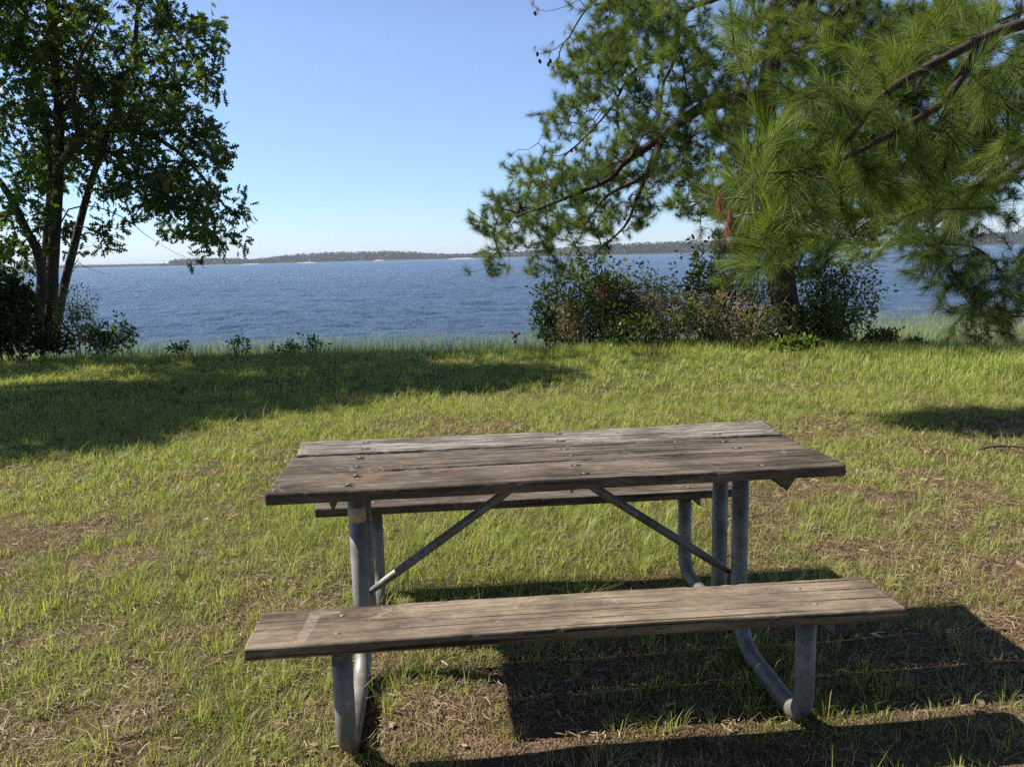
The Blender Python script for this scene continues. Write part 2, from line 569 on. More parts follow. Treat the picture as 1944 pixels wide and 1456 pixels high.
# ------------------------------------------------------------------ trees
class Skeleton:
    """limbs given by hand, twigs grown out to every foliage point"""

    def __init__(s):
        s.P = np.zeros((0, 3)); s.par = []; s.minr = []; s.paths = []

    def limb(s, P, R, parent=-1):
        ids = [] if parent < 0 else [parent]
        for p, r in zip(P, R):
            s.P = np.vstack([s.P, p]); s.par.append(ids[-1] if ids else -1); s.minr.append(r)
            ids.append(len(s.par) - 1)
        s.paths.append(ids)
        return ids

    def near(s, p):
        return int(np.argmin(((s.P - p) ** 2).sum(1)))

    def grow(s, T, seg=0.28, wob=0.10, up=0.0, k_root=0.0):
        order = np.argsort([((s.P - t) ** 2).sum(1).min() for t in T])
        ends = np.zeros((len(T), 3))
        cap = len(s.P); buf = np.zeros((cap + len(T) * 14, 3)); buf[:cap] = s.P; n = cap
        for q in order:
            t = T[q]
            j = int(np.argmin(((buf[:n] - t) ** 2).sum(1)))
            a = buf[j]
            L = np.linalg.norm(t - a)
            m_ = max(2, min(12, int(L / seg) + 1))
            ids = [j]
            for i in range(1, m_ + 1):
                u = i / m_
                p = a + (t - a) * u + rng.normal(0, wob * seg, 3) * (i < m_) + np.array([0, 0, up]) * L * (u * u - u)
                buf[n] = p; s.par.append(ids[-1]); s.minr.append(0); ids.append(n); n += 1
            s.paths.append(ids)
            ends[q] = unit(t - buf[ids[-2]])
        s.P = buf[:n].copy()
        return ends

    def build(s, name, mt, parent, rtip=0.003, ex=0.42, k=6, rough=0.06, rmax=1.0):
        n = len(s.par)
        cnt = np.zeros(n); haschild = np.zeros(n, bool)
        for i, p in enumerate(s.par):
            if p >= 0: haschild[p] = True
        cnt[~haschild] = 1
        for i in range(n - 1, -1, -1):
            if s.par[i] >= 0: cnt[s.par[i]] += cnt[i]
        R = np.maximum(np.minimum(rtip * cnt ** ex, rmax), np.array(s.minr))
        tb = Tubes()
        for ids in s.paths:
            if len(ids) < 2: continue
            r = R[ids].copy()
            if len(r) > 1 and r[0] > r[1] * 1.6: r[0] = r[1] * 1.25
            kk = 10 if r.max() > 0.06 else (k if r.max() > 0.012 else 4)
            tb.add(s.P[ids], r, kk, cap=r.max() > 0.02, rough=rough if r.max() > 0.02 else 0)
        return tb.build(name, mt, parent)


def needle_tufts(P, A, n_each, L, wd, shoot=0.12, seg2=False, droop=0.12, tint=None, spread=(0.35, 1.25)):
    """bottle-brush shoots: P shoot tips, A shoot axes"""
    nt_ = len(P)
    idx = np.repeat(np.arange(nt_), n_each)
    n = len(idx)
    ax = A[idx]
    s = rng.random(n)
    base = P[idx] - ax * (s * shoot)[:, None]
    r = rdir(n); r = unit(r - ax * (r * ax).sum(1)[:, None])
    ang = spread[0] + (spread[1] - spread[0]) * (0.25 * rng.random(n) + 0.75 * s)
    d = unit(ax * np.cos(ang)[:, None] + r * np.sin(ang)[:, None])
    ln = L * rng.uniform(0.7, 1.1, n) * rng.uniform(.72, 1.15, nt_)[idx]
    side = unit(np.cross(d, rdir(n)))
    tip = base + d * ln[:, None]; tip[:, 2] -= droop * ln
    T = (rng.normal(0.58, 0.25, nt_) if tint is None else tint)[idx] + rng.normal(0, 0.12, n)
    wv = side * (wd / 2)
    if seg2:
        mid = base + d * (ln * 0.55)[:, None]; mid[:, 2] -= droop * 0.18 * ln
        V = np.stack([base - wv, base + wv, mid + wv, mid - wv, tip], 1).reshape(-1, 3)
        i = np.arange(n)[:, None] * 5
        F = np.concatenate([i + [0, 1, 2], i + [0, 2, 3], i + [3, 2, 4]], 0)
        T = np.repeat(T, 5)
    else:
        V = np.stack([base - wv, base + wv, tip], 1).reshape(-1, 3)
        F = np.arange(n * 3).reshape(-1, 3)
        T = np.repeat(T, 3)
    return V, F, np.clip(T, 0, 1)


LOBED = np.array([  # lobed oak leaf, x along midrib, y across
    (0, 0.015), (0, -0.015), (0.30, 0.07), (0.30, -0.07), (0.42, 0.36), (0.42, -0.36), (0.52, 0.07), (0.52, -0.07),
    (0.70, 0.38), (0.70, -0.38), (0.74, 0.08), (0.74, -0.08), (1.0, 0.0), (0.18, 0.17), (0.18, -0.17), (0.92, 0.17), (0.92, -0.17)])
LOBEF = np.array([(0, 1, 3), (0, 3, 2), (2, 3, 7), (2, 7, 6), (6, 7, 11), (6, 11, 10), (10, 11, 12),
                  (2, 6, 4), (3, 5, 7), (6, 10, 8), (7, 9, 11), (0, 2, 13), (1, 14, 3), (10, 12, 15), (11, 16, 12)])
OVAL = np.array([(0, 0), (0.25, 0.2), (0.25, -0.2), (0.6, 0.26), (0.6, -0.26), (1, 0)])
OVALF = np.array([(0, 2, 1), (1, 2, 4), (1, 4, 3), (3, 4, 5)])


def leaves(P, A, L, shape=LOBED, faces=LOBEF, wid=1.0, curl=0.15):
    n = len(P)
    side = unit(np.cross(A, rdir(n)))
    nor = np.cross(A, side)
    u = shape[:, 0][None, :, None]; v = shape[:, 1][None, :, None] * wid
    Lx = np.asarray(L)[:, None, None]
    V = P[:, None, :] + Lx * (A[:, None, :] * u + side[:, None, :] * v + nor[:, None, :] * (curl * (v ** 2 * 2 - u * u)))
    k = len(shape)
    F = (np.arange(n)[:, None, None] * k + faces[None]).reshape(-1, 3)
    return V.reshape(-1, 3), F, k


def grid_points(rows, x0, y0, cell, depth, dsd, mult, clump=4, csd=.09, shift=None):
    out = []
    for r, line in enumerate(rows):
        for c, ch in enumerate(line):
            d = int(ch) if ch.isdigit() else 0
            k = rng.poisson(d * mult) if d > 2 else (1 if rng.random() < d * mult * .7 else 0)
            while k > 0:      # foliage comes in clumps of a few shoots
                px = x0 + (c + rng.random()) * cell; py = y0 + (r + rng.random()) * cell
                dy = np.clip(rng.normal(0, dsd), -2.1 * dsd, 2.1 * dsd)
                p = at(px, py, depth + dy + (shift(px) if shift else 0))
                m_ = min(k, int(rng.integers(1, clump + 1))); k -= m_
                for _ in range(m_): out.append(p + (rng.normal(0, csd, 3) if m_ > 1 else 0))
    return np.array(out)


# --- the leafy oak at the left
OAK_ROWS = ["9999999768910000", "9999998625956300", "9999998548999810", "9999985799999810", "9999984799989400", "9999996888998500",
            "9999898889983000", "9999999888985100", "9999994789999840", "8999999999988820", "7899999999998700", "4675247999999410",
            "5552102689998420", "6552310058999866", "7753655203698785", "7521205300003340", "5510000000000000"]


def leafy_crown(T, E, per, leaf, tw=0.16, name='crown', parent=None, mt=None, tintf=None, shape=LOBED, faces=LOBEF, wid=1.0):
    n = len(T)
    idx = np.repeat(np.arange(n), per)
    s = rng.random(len(idx))
    d = unit(E[idx] * 0.7 + rdir(len(idx)) * 1.0)
    P = T[idx] + d * (s * tw)[:, None] + rng.normal(0, tw * .35, (len(idx), 3))
    A = unit(d + rdir(len(idx)) * 0.7 + np.array([0, 0, -0.35]))
    V, F, k = leaves(P, A, leaf * rng.uniform(0.65, 1.2, len(idx)), shape, faces, wid)
    tint = np.clip(rng.normal(0.45, 0.18, n)[idx] + rng.normal(0, 0.15, len(idx)), 0, 0.95)
    if tintf is not None: tint = tintf(P, tint)
    return mesh(name, V, F, mt or OAK, parent, tint=np.repeat(tint, k))


def oak():
    Y = 14.6
    b = at(85, 652, Y)
    t = thing('oak_tree', 'dark leafy oak with several leaning trunks at the left water edge', 'tree', (b[0], b[1], ground_z(b[0], b[1])))
    sk = Skeleton()

    def L(pts, r0, r1, n=12, parent=-1, dy=0.0, Y1=None):
        Q = [at(p[0], p[1], Y + dy + (p[2] if len(p) > 2 else 0)) for p in pts]
        Q = spline(Q, n)
        return sk.limb(Q, np.linspace(r0, r1, n), parent)
    L([(92, 662), (96, 610), (98, 540), (103, 460), (108, 380), (112, 300), (112, 220), (105, 130), (95, 30), (90, -90), (90, -230)], 0.125, 0.045, 26)
    L([(78, 660), (74, 590, -.2), (80, 540, -.3), (72, 480, -.4), (52, 440, -.5), (28, 390, -.7), (0, 345, -.9), (-50, 290, -1.2), (-110, 200, -1.5)], 0.10, 0.035, 16)
    L([(80, 655), (84, 560, .3), (88, 470, .4), (92, 400, .5), (96, 340, .5), (90, 240, .6), (60, 130, .8), (30, 20, 1)], 0.09, 0.03, 16)
    L([(98, 655), (112, 590, .2), (125, 530, .3), (140, 470, .3), (155, 410, .3), (172, 350, .3), (192, 290, .2), (220, 210, .2), (250, 120, .3), (262, 20, .4), (270, -80, .4)], 0.085, 0.03, 20)
    m1 = sk.near(at(110, 300, Y))
    L([(150, 262), (200, 248, -.2), (260, 250, -.3), (320, 275, -.4), (370, 320, -.4), (410, 370, -.5), (440, 410, -.5)], 0.06, 0.014, 12, m1)
    m2 = sk.near(at(108, 220, Y))
    L([(150, 180), (210, 150, .3), (280, 120, .6), (340, 95, .8), (390, 90, .9)], 0.05, 0.012, 10, m2)
    L([(160, 270), (240, 300, .8), (310, 330, 1.0), (370, 300, 1.1)], 0.04, 0.012, 8, m1)
    L([(150, 262, -.5), (140, 200, -1.2), (150, 120, -1.8), (190, 40, -2.2)], 0.05, 0.015, 8, m1)
    m3 = sk.near(at(104, 430, Y))
    # thin bare bough arching out over the water, and the low leafy one
    bare = L([(130, 398, -.1), (165, 391, -.2), (205, 400, -.3), (245, 420, -.4), (275, 445, -.5), (308, 466, -.6)], 0.014, 0.003, 12, m3)
    L([(130, 430, -.2), (165, 432, -.3), (195, 447, -.4), (232, 462, -.4)], 0.014, 0.004, 7, m3)
    L([(150, 500, .1), (170, 510, 0), (200, 520, 0)], 0.006, 0.002, 5, sk.near(at(112, 560, Y)))
    T = grid_points(OAK_ROWS, 0, 0, 30, Y, 0.9, 0.43, 5, .07)
    up = []
    for _ in range(620):   # the part of the crown above and left of the picture
        px = rng.uniform(-330, 330) - 20; py = rng.uniform(-420, 440)
        if px > -15 and py > -20: continue
        if (px / 380) ** 2 + ((py + 0) / 440) ** 2 > 1: continue
        up.append(at(px, py, Y + rng.normal(0, 1.3)))
    T = np.vstack([T, np.array(up)])
    E = sk.grow(T, seg=0.3, wob=0.12, up=0.15)
    sk.build('trunk', BARK_OAK, t, rtip=0.0030, ex=0.38, rmax=0.05)
    leafy_crown(T, E, 14, 0.16, 0.14, 'crown', t)


oak()


# --- second oak out of the picture at the left: it throws the broad shade across the lawn
def shade_oak():
    base = np.array([-9.6, 9.3, 0])
    t = thing('oak_tree', 'wide oak outside the left edge shading the lawn', 'tree', (base[0], base[1], float(ground_z(base[0], base[1]))))
    sk = Skeleton()
    sk.limb(spline([base + [0, 0, -.1], base + [.1, 0, 2], base + [.0, .2, 4], base + [.3, .3, 7]], 14), np.linspace(.24, .1, 14))
    for dx, dy, dz in ((2.6, -1.0, 1.8), (-1.8, .6, 2), (1.2, 2.2, 2), (2.0, .4, 2.4), (-.6, -2, 2)):
        s0 = sk.P[sk.near(base + [0, 0, 4.2])]
        sk.limb(spline([s0, s0 + np.array([dx * .5, dy * .5, dz * .7]), s0 + np.array([dx, dy, dz])], 8), np.linspace(.08, .03, 8), sk.near(s0))
    T = []
    off = 1 / math.tan(SUN_EL)
    ux, uy = math.cos(SUN_AZ), math.sin(SUN_AZ)
    # wanted shade on the lawn, as ground ellipses (x, y, rx, ry, n)
    for gx, gy, rx, ry, n in ((4.3, 6.7, .9, .3, 110), (-4.5, 12.7, 2.6, .7, 200), (-8.2, 11.6, 1.8, 1.4, 200), (-0.9, 10.1, 1.5, 1.15, 210), (-3.4, 9.1, 2.0, 1.5, 330), (-4.2, 7.2, 1.3, .9, 160), (-5.6, 8.8, 1.6, 1.7, 250), (-3.2, 11.2, 2.2, .8, 150), (-7, 7, 1.8, 1.3, 150)):
        for _ in range(n):
            r = math.sqrt(random.random()) ; a = random.uniform(0, 6.283)
            z = random.uniform(5.2, 7.4)
            T.append((gx + rx * r * math.cos(a) + ux * z * off, gy + ry * r * math.sin(a) + uy * z * off, z))
    T = np.array(T)
    E = sk.grow(T, seg=0.4, wob=0.1)
    sk.build('trunk', BARK_OAK, t, rtip=0.004, ex=0.4)
    leafy_crown(T, E, 18, 0.18, 0.22, 'crown', t)


shade_oak()

# --- the pine by the thicket
PINE_ROWS = [  # 40 px cells from x=880
    "000000488750144888888888543", "000004689854244688888884523", "000027999564334878888876323", "000037875256653768888886577", "000027305477853368887878788",
    "000077056555853877888765777", "000034057887878887888763766", "003433564686888888888888643", "005898766763788888876776334", "048887745456777787677665420",
    "478788644023456666555400000", "286552310000566554331000000", "141330000000455442200000000", "000300000000220000000000000"]


def pine():
    Y = 13.2
    b = at(1505, 640, Y)
    t = thing('pine_tree', 'big dark-trunked pine standing in the thicket at the shore', 'tree', (b[0], b[1], float(ground_z(b[0], b[1]))))
    sk = Skeleton()

    def back(x):      # the left boughs reach out over the lake, away from the lawn
        return 2.2 * min(1.0, max(0.0, (1430 - x) / 420))

    def L(pts, r0, r1, n=12, parent=-1):
        Q = [at(p[0], p[1], Y + back(p[0]) + (p[2] if len(p) > 2 else 0)) for p in pts]
        return sk.limb(spline(Q, n), np.linspace(r0, r1, n), parent)
    L([(1510, 655), (1496, 600), (1484, 540), (1476, 460), (1465, 380), (1457, 290), (1453, 203), (1462, 130), (1472, 50), (1478, -60), (1486, -220), (1490, -420), (1492, -640)], 0.25, 0.06, 30)
    nr = lambda x, y: sk.near(at(x, y, Y))
    A = L([(1420, 188, -.2), (1341, 202, -.4), (1298, 228, -.6), (1255, 260, -.7), (1212, 291, -.8), (1183, 311, -.9), (1157, 340, -1.), (1099, 366, -1.1), (1040, 390, -1.2), (980, 410, -1.2)], 0.095, 0.014, 22, nr(1453, 203))
    q = sk.near(at(1255, 262, Y - .7 + back(1255)))
    L([(1237, 330, -.8), (1205, 345, -1.), (1168, 362, -1.1), (1140, 384, -1.1), (1110, 430, -1.1)], 0.045, 0.012, 10, q)
    L([(1222, 345, -.5), (1208, 380, -.4), (1190, 425, -.3), (1160, 455, -.3), (1120, 490, -.3)], 0.04, 0.01, 10, q)
    B = L([(1440, -40, .4), (1353, 0, .6), (1307, 17, .7), (1290, 52, .8), (1281, 115, .8), (1258, 161, .8), (1255, 210, .8), (1244, 236, .8)], 0.06, 0.012, 14, nr(1475, -20))
    q = sk.near(at(1353, 0, Y + .6 + back(1353)))
    L([(1300, -10, 1), (1240, 20, 1.1), (1190, 60, 1.2), (1150, 85, 1.2), (1100, 120, 1.2)], 0.03, 0.008, 8, q)
    L([(1210, 130, .9), (1185, 160, .9), (1165, 200, .9), (1130, 240, .9), (1085, 285, .9), (1050, 297, .9), (1022, 272, .9)], 0.016, 0.003, 14, sk.near(at(1281, 115, Y + .8 + back(1281))))
    # bare twig at the top left with cones
    D = L([(1230, -60, .2), (1180, -40, .2), (1120, 10, .2), (1095, 45, .2), (1078, 75, .2), (1055, 92, .2), (1030, 104, .2)], 0.018, 0.003, 12, nr(1478, -60))
    L([(1100, 0, .2), (1066, 16, .2), (1030, 22, .2), (1008, 8, .2)], 0.008, 0.003, 6, sk.near(at(1120, 10, Y + .2 + back(1120))))
    L([(1062, 100, .2), (1060, 115, .2), (1046, 122, .2)], 0.004, 0.002, 4, sk.near(at(1066, 85, Y + .2 + back(1066))))
    # right-hand limbs
    for pts, r in (([(1500, 190, .3), (1580, 150, .5), (1680, 120, .7), (1790, 70, .8), (1900, 40, .9), (2000, 0, 1)], .07),
                   ([(1500, 280, -.3), (1570, 260, -.6), (1650, 265, -.9), (1740, 260, -1), (1850, 240, -1)], .06),
                   ([(1500, 350, .3), (1560, 350, .6), (1640, 370, .8), (1720, 370, 1)], .045),
                   ([(1440, 300, -.6), (1400, 330, -1.1), (1350, 370, -1.4), (1300, 400, -1.6)], .04),
                   ([(1520, 40, -.8), (1560, -40, -1.6), (1600, -120, -2.0)], .05),
                   ([(1400, -120, -.5), (1330, -160, -1), (1250, -190, -1.4)], .05),
                   ([(1540, -160, .5), (1640, -200, 1), (1760, -230, 1.4)], .05)):
        L(pts, r, .012, 12, sk.near(at(pts[0][0] - 40 * np.sign(pts[0][0] - 1465), pts[0][1], Y)))
    T = grid_points(PINE_ROWS, 880, 0, 40, Y - .3, 0.9, 3.5, 5, .10, back)
    up = []
    for _ in range(1500):
        px = rng.uniform(950, 2150); py = rng.uniform(-640, 420)
        if px < 1944 and py > -10: continue
        if ((px - 1500) / (600 - .35 * max(0, -py))) ** 2 + ((py - 80) / 740) ** 2 > 1: continue
        up.append(at(px, py, Y + back(px) * .7 + rng.normal(0, 1.5)))
    T = np.vstack([T, np.array(up)])
    E = sk.grow(T, seg=0.26, wob=0.13, up=0.12)
    E = unit(E + np.array([0, 0, 0.45]) + 0.35 * rdir(len(E)))
    sk.build('trunk', BARK_PINE, t, rtip=0.0035, ex=0.42, rmax=0.07)
    V, F, C = needle_tufts(T + E * 0.06, E, 150, 0.165, 0.0037, shoot=0.13, droop=0.02, spread=(0.25, 1.5))
    mesh('crown', V, F, PINE, t, tint=C)
    # dead needle bunches on the bare twig
    dp = np.array([at(x, y, Y + .2 + back(x)) for x, y in ((1012, 6), (1020, 18), (1016, 92), (1048, 82), (1078, 78), (1060, 112), (1072, 62))])
    V, F, C = needle_tufts(dp, unit(rdir(len(dp)) + [0, 0, -1]), 40, 0.13, 0.003, shoot=.05, droop=.4)
    mesh('dead_needles', V, F, DEADN, t, tint=C)
    # cones
    cm = plain('pine_cone', (0.045, 0.028, 0.02), 0.9, 0, 60, .5)
    for x, y in ((1014, 22), (1020, 99), (1023, 113), (1041, 118), (1044, 112), (1089, 99), (1086, 103), (1061, 122), (1080, 142), (1093, 152), (1095, 280), (1119, 271), (1044, 302), (1085, 282), (1190, 288), (1196, 292), (1250, 141), (1256, 133), (1130, 83), (1150, 30)):
        c = at(x, y, Y + .2 + back(x))
        ax = unit(np.array([rng.normal(0, .4), rng.normal(0, .4), -1.0]))
        tb = Tubes()
        ss = np.linspace(0, 1, 9)
        rr = 0.026 * np.sin(np.pi * (0.12 + 0.85 * ss)) ** .7 * (1 + .22 * (np.arange(9) % 2))
        tb.add(c + np.outer(ss * .085, ax), rr, 8)
        tb.build('cone', cm, t)


pine()


# --- the near pine, trunk outside the right edge, boughs hanging in
def near_pine():
    base = np.array([6.1, 5.6, 0.0])
    t = thing('pine_tree', 'near pine with long bright needles reaching in from the right edge', 'tree', (base[0], base[1], float(ground_z(base[0], base[1]))))
    sk = Skeleton()
    sk.limb(spline([base + [0, 0, -.1], base + [0, 0, 2.5], base + [.1, .1, 6], base + [.1, 0, 10]], 20), np.linspace(.22, .06, 20))

    def L(pts, r0, r1, n=14, parent=-1):
        return sk.limb(spline([at(*p) for p in pts], n), np.linspace(r0, r1, n), parent)
    r1 = sk.near(base + [0, 0, 3.6])
    L([(2250, -60, 5.1), (2060, 18, 4.9), (1944, 46, 4.8), (1879, 67, 4.75), (1815, 99, 4.6), (1728, 145, 4.5), (1670, 186, 4.45), (1627, 241, 4.4), (1598, 278, 4.3), (1560, 330, 4.2), (1500, 390, 4.1), (1450, 440, 4.0)], .040, .006, 26, r1)
    j = sk.near(at(1879, 67, 4.75))
    L([(1850, 107, 4.65), (1815, 162, 4.5), (1786, 197, 4.4), (1737, 229, 4.3), (1670, 267, 4.2), (1589, 307, 4.1), (1520, 325, 4.0), (1440, 330, 3.9)], .026, .006, 20, j)
    j2 = sk.near(at(1640, 225, 4.4))
    L([(1600, 200, 4.3), (1560, 170, 4.2), (1520, 190, 4.1)], .012, .006, 6, j2)
    L([(1590, 330, 4.2), (1600, 400, 4.3), (1620, 450, 4.3)], .012, .005, 6, sk.near(at(1598, 300, 4.3)))
    j3 = sk.near(base + [0, 0, 2.6])
    L([(2150, 180, 5.4), (1990, 250, 5.5), (1944, 285, 5.6), (1900, 320, 5.7), (1835, 372, 5.8), (1780, 415, 5.9)], .035, .007, 14, j3)
    # hand-placed shoots with the longest needles
    tips = [(1560, 162, 4.2), (1516, 203, 4.1), (1490, 165, 4.5), (1542, 246, 4.05), (1467, 261, 3.95), (1500, 300, 4.0), (1452, 319, 3.9), (1415, 290, 4.0), (1400, 345, 4.0),
            (1496, 362, 3.9), (1424, 377, 3.9), (1410, 60, 4.6), (1395, 45, 4.7), (1626, 122, 4.4), (1786, 35, 4.9), (1800, 29, 4.9), (1757, 328, 4.3), (1743, 276, 4.3), (1699, 368, 4.4), (1800, 275, 4.5), (1815, 252, 4.5),
            (1467, 403, 3.9), (1510, 412, 3.9), (1438, 470, 3.85), (1410, 496, 3.9), (1500, 450, 4.0), (1606, 409, 4.3), (1624, 438, 4.3), (1560, 400, 4.1), (1540, 360, 4.1), (1600, 350, 4.2),
            (1660, 330, 4.3), (1690, 300, 4.3), (1640, 300, 4.2), (1350, 330, 4.3), (1345, 385, 4.3), (1380, 410, 4.2), (1700, 240, 4.6), (1660, 140, 4.7), (1700, 100, 4.8), (1740, 60, 4.9), (1600, 90, 4.8), (1540, 60, 4.9),
            (1850, 180, 4.9), (1890, 200, 5.0), (1920, 250, 5.1), (1900, 150, 5.1), (1860, 300, 5.2), (1880, 20, 5.0), (1930, 100, 5.0), (1480, 420, 4.0), (1530, 290, 4.1), (1570, 220, 4.3), (1500, 240, 4.0), (1455, 440, 3.9), (1640, 390, 4.5), (1730, 390, 4.8), (1690, 420, 4.9)]
    T = np.array([at(*p) for p in tips])
    ex = []
    for r_, line in enumerate(["01001102431", "01000122331", "00013232222", "00135433322", "00246544333", "02456555443", "12455433221", "01352110000", "01210000000"]):
        for c_, ch in enumerate(line):
            for _ in range(rng.poisson(int(ch) * .50)):
                x = 1320 + 60 * (c_ + rng.random()); y = 60 * (r_ + rng.random())
                ex.append(at(x, y, 3.95 + (x - 1400) / 500 * .8 + rng.normal(.15, .28)))
    off = []
    for _ in range(110):
        off.append(at(rng.uniform(1960, 2500), rng.uniform(-300, 480), rng.uniform(4.5, 6.5)))
    for _ in range(160):
        off.append(base + np.array([rng.normal(0, 1.6), rng.normal(0, 1.6), rng.uniform(4.6, 9.5)]))
    T = np.vstack([T, np.array(ex), np.array(off)])
    E = sk.grow(T, seg=0.12, wob=0.12, up=0.25)
    E = unit(E * 1.0 + np.array([-0.35, 0, 0.2]) + 0.3 * rdir(len(E)))
    sk.build('trunk', BARK_PINE, t, rtip=0.003, ex=0.33, rmax=.03)
    V, F, C = needle_tufts(T + E * .03, E, 170, 0.19, 0.0018, shoot=0.2, seg2=True, droop=0.14, spread=(0.12, 1.05), tint=rng.normal(.72, .15, len(T)))
    mesh('crown', V, F, PINE, t, tint=C)
    # hanging bunches of dead orange needles
    dp = np.array([at(1385, 420, 3.7), at(1386, 432, 3.7), at(1383, 445, 3.7), at(1365, 385, 3.8), at(1368, 395, 3.8)])
    sk2 = Skeleton(); sk2.limb(np.array([at(1460, 410, 3.9), at(1420, 405, 3.8), at(1388, 415, 3.7)]), [.005, .004, .003])
    sk2.limb(np.array([at(1430, 380, 3.9), at(1400, 375, 3.85), at(1366, 380, 3.8)]), [.005, .004, .003])
    sk2.build('dead_twig', DEADTWIG, t)
    V, F, C = needle_tufts(dp, np.tile([0, 0, -1.0], (5, 1)) + .15 * rdir(5), 80, 0.07, 0.0016, shoot=.07, droop=.3, spread=(.1, .8))
    mesh('dead_needles', V, F, DEADN, t, tint=C)


near_pine()

# --- third pine: a shaded bough hanging over the water at the right
DARK_ROWS = [  # 40 px cells from x=1680, y=360
    "0564310", "3776530", "2765310", "0688754", "0047875", "0015645", "0003244"]


def shade_pine():
    base = np.array([9.2, 9.6, 0.0])
    t = thing('pine_tree', 'shaded pine with a dark drooping bough over the water at right', 'tree', (base[0], base[1], float(ground_z(base[0], base[1]))))
    sk = Skeleton()
    sk.limb(spline([base + [0, 0, -.1], base + [0, 0, 2.5], base + [.1, .1, 6], base + [.1, 0, 12]], 20), np.linspace(.25, .06, 20))
    Y = 8.6
    L = lambda pts, r0, r1, n, p: sk.limb(spline([at(*q) for q in pts], n), np.linspace(r0, r1, n), p)
    L([(2450, 100, 9.4), (2200, 180, 9.2), (2000, 280, 9.0), (1900, 340, 8.8), (1820, 390, 8.6), (1770, 430, 8.5), (1740, 450, 8.5)], .06, .012, 18, sk.near(base + [0, 0, 3.6]))
    L([(1780, 460, 8.5), (1800, 500, 8.5), (1830, 550, 8.5), (1870, 580, 8.4), (1915, 592, 8.4), (1940, 596, 8.4)], .018, .005, 12, sk.near(at(1760, 438, 8.5)))
    L([(1835, 570, 8.5), (1850, 590, 8.5), (1860, 600, 8.5)], .008, .004, 4, sk.near(at(1830, 550, 8.5)))
    L([(1850, 470, 8.7), (1880, 490, 8.7), (1910, 530, 8.7)], .014, .005, 6, sk.near(at(1790, 450, 8.5)))
    T = grid_points(DARK_ROWS, 1680, 360, 40, Y, .4, 1.5)
    off = [at(rng.uniform(1950, 2600), rng.uniform(-200, 560), rng.uniform(8, 10.5)) for _ in range(200)]
    off += [at(rng.uniform(1500, 2500), rng.uniform(-460, -30), rng.uniform(8.3, 10.5)) for _ in range(420)]
    off += [base + np.array([rng.normal(0, 1.8), rng.normal(0, 1.8), rng.uniform(5, 11)]) for _ in range(250)]
    T = np.vstack([T, np.array(off)])
    E = sk.grow(T, seg=0.2, wob=0.13, up=0.1)
    E = unit(E + np.array([0, 0, 0.1]) + .4 * rdir(len(E)))
    sk.build('trunk', BARK_PINE, t, rtip=0.003, ex=0.38, rmax=.05)
    V, F, C = needle_tufts(T + E * .05, E, 130, 0.17, 0.0034, shoot=0.16, droop=0.25, spread=(.25, 1.3), tint=rng.normal(.2, .15, len(T)))  # low tint: the bough's shade is put into the needle colour
    mesh('crown', V, F, PINE, t, tint=C)


shade_pine()


# ------------------------------------------------------------------ shrubs and weeds
def leafset(name, a, b, tr=0.4):
    return leaf_mat(name, [(0, a), (1, b)], trans=tr, rough=0.45, spec=0.35, tcol=(1.4, 1.5, 0.6))


LG = leafset('shrub_light', (0.06, 0.11, 0.02), (0.20, 0.26, 0.055))
LD = leafset('shrub_dark', (0.03, 0.05, 0.016), (0.10, 0.125, 0.035))
LM = leafset('shrub_mid', (0.065, 0.10, 0.025), (0.20, 0.23, 0.06))
LB = leafset('shrub_brown', (0.15, 0.11, 0.055), (0.36, 0.29, 0.15))


def shrub(name, label, cat, px, py, Y, wpx, hpx, n, leaf=0.06, mt=None, per=7, stems=7, bark=None, depth=None, rt=0.0022, shape=(OVAL, OVALF), tw=.08, group=None, droop=0.0, wid=1.0, bias=0.0):
    """px,py is the middle of the foot in the photo; wpx,hpx its size there"""
    b = at(px, py, Y)
    k = Y / F_PX
    W, H = wpx * k, hpx * k
    D = depth or W * 0.6
    gz = float(ground_z(b[0], b[1]))
    t = thing(name, label, cat, (b[0], b[1], gz), group=group)
    sk = Skeleton()
    for i in range(stems):
        a = rng.uniform(0, 6.283); q = math.sqrt(rng.random())
        tip = b + np.array([math.cos(a) * q * W * .42 + bias * W, math.sin(a) * q * D * .42, H * rng.uniform(.55, .95)])
        foot = np.array([b[0] + math.cos(a) * q * W * .12, b[1] + math.sin(a) * q * D * .12, gz - .03])
        mid = (foot + tip) / 2 + rng.normal(0, .06 * W, 3) * [1, 1, .3]
        sk.limb(spline([foot, mid, tip], 8), np.linspace(.010, .004, 8) * max(1, H))
    n = int(n * 2.0)
    u = rdir(n) * (rng.random(n) ** (1 / 2.4))[:, None]
    lump = 0.78 + 0.45 * fbm(u[:, 0] * 3, u[:, 2] * 3 + u[:, 1], 1.0, 2, int(px) % 50)
    u *= lump[:, None]
    far = rng.random(n) < .14
    u[far] *= rng.uniform(1.1, 1.45, far.sum())[:, None]
    T = b + np.stack([u[:, 0] * W / 2 + bias * W * (u[:, 2] + 1) * .5, u[:, 1] * D / 2, H * (.5 + u[:, 2] * .5)], 1)
    T[:, 2] = np.maximum(T[:, 2], gz + .04)
    E = sk.grow(T, seg=.12, wob=.15, up=-.1)
    sk.build('stems', bark or TWIG, t, rtip=rt, ex=.36, rmax=.02)
    if mt:
        idx = np.repeat(np.arange(n), per)
        d = unit(E[idx] + rdir(len(idx)) + [0, 0, -droop])
        P = T[idx] + d * (rng.random(len(idx)) * tw)[:, None]
        V, F, kk = leaves(P, d, leaf * 1.2 * rng.uniform(.5, 1.35, len(idx)), shape[0], shape[1], wid)
        tt = np.clip(rng.normal(.45, .2, n)[idx] + rng.normal(0, .15, len(idx)), 0, 1)
        mesh('foliage', V, F, mt, t, tint=np.repeat(tt, kk))
    return t


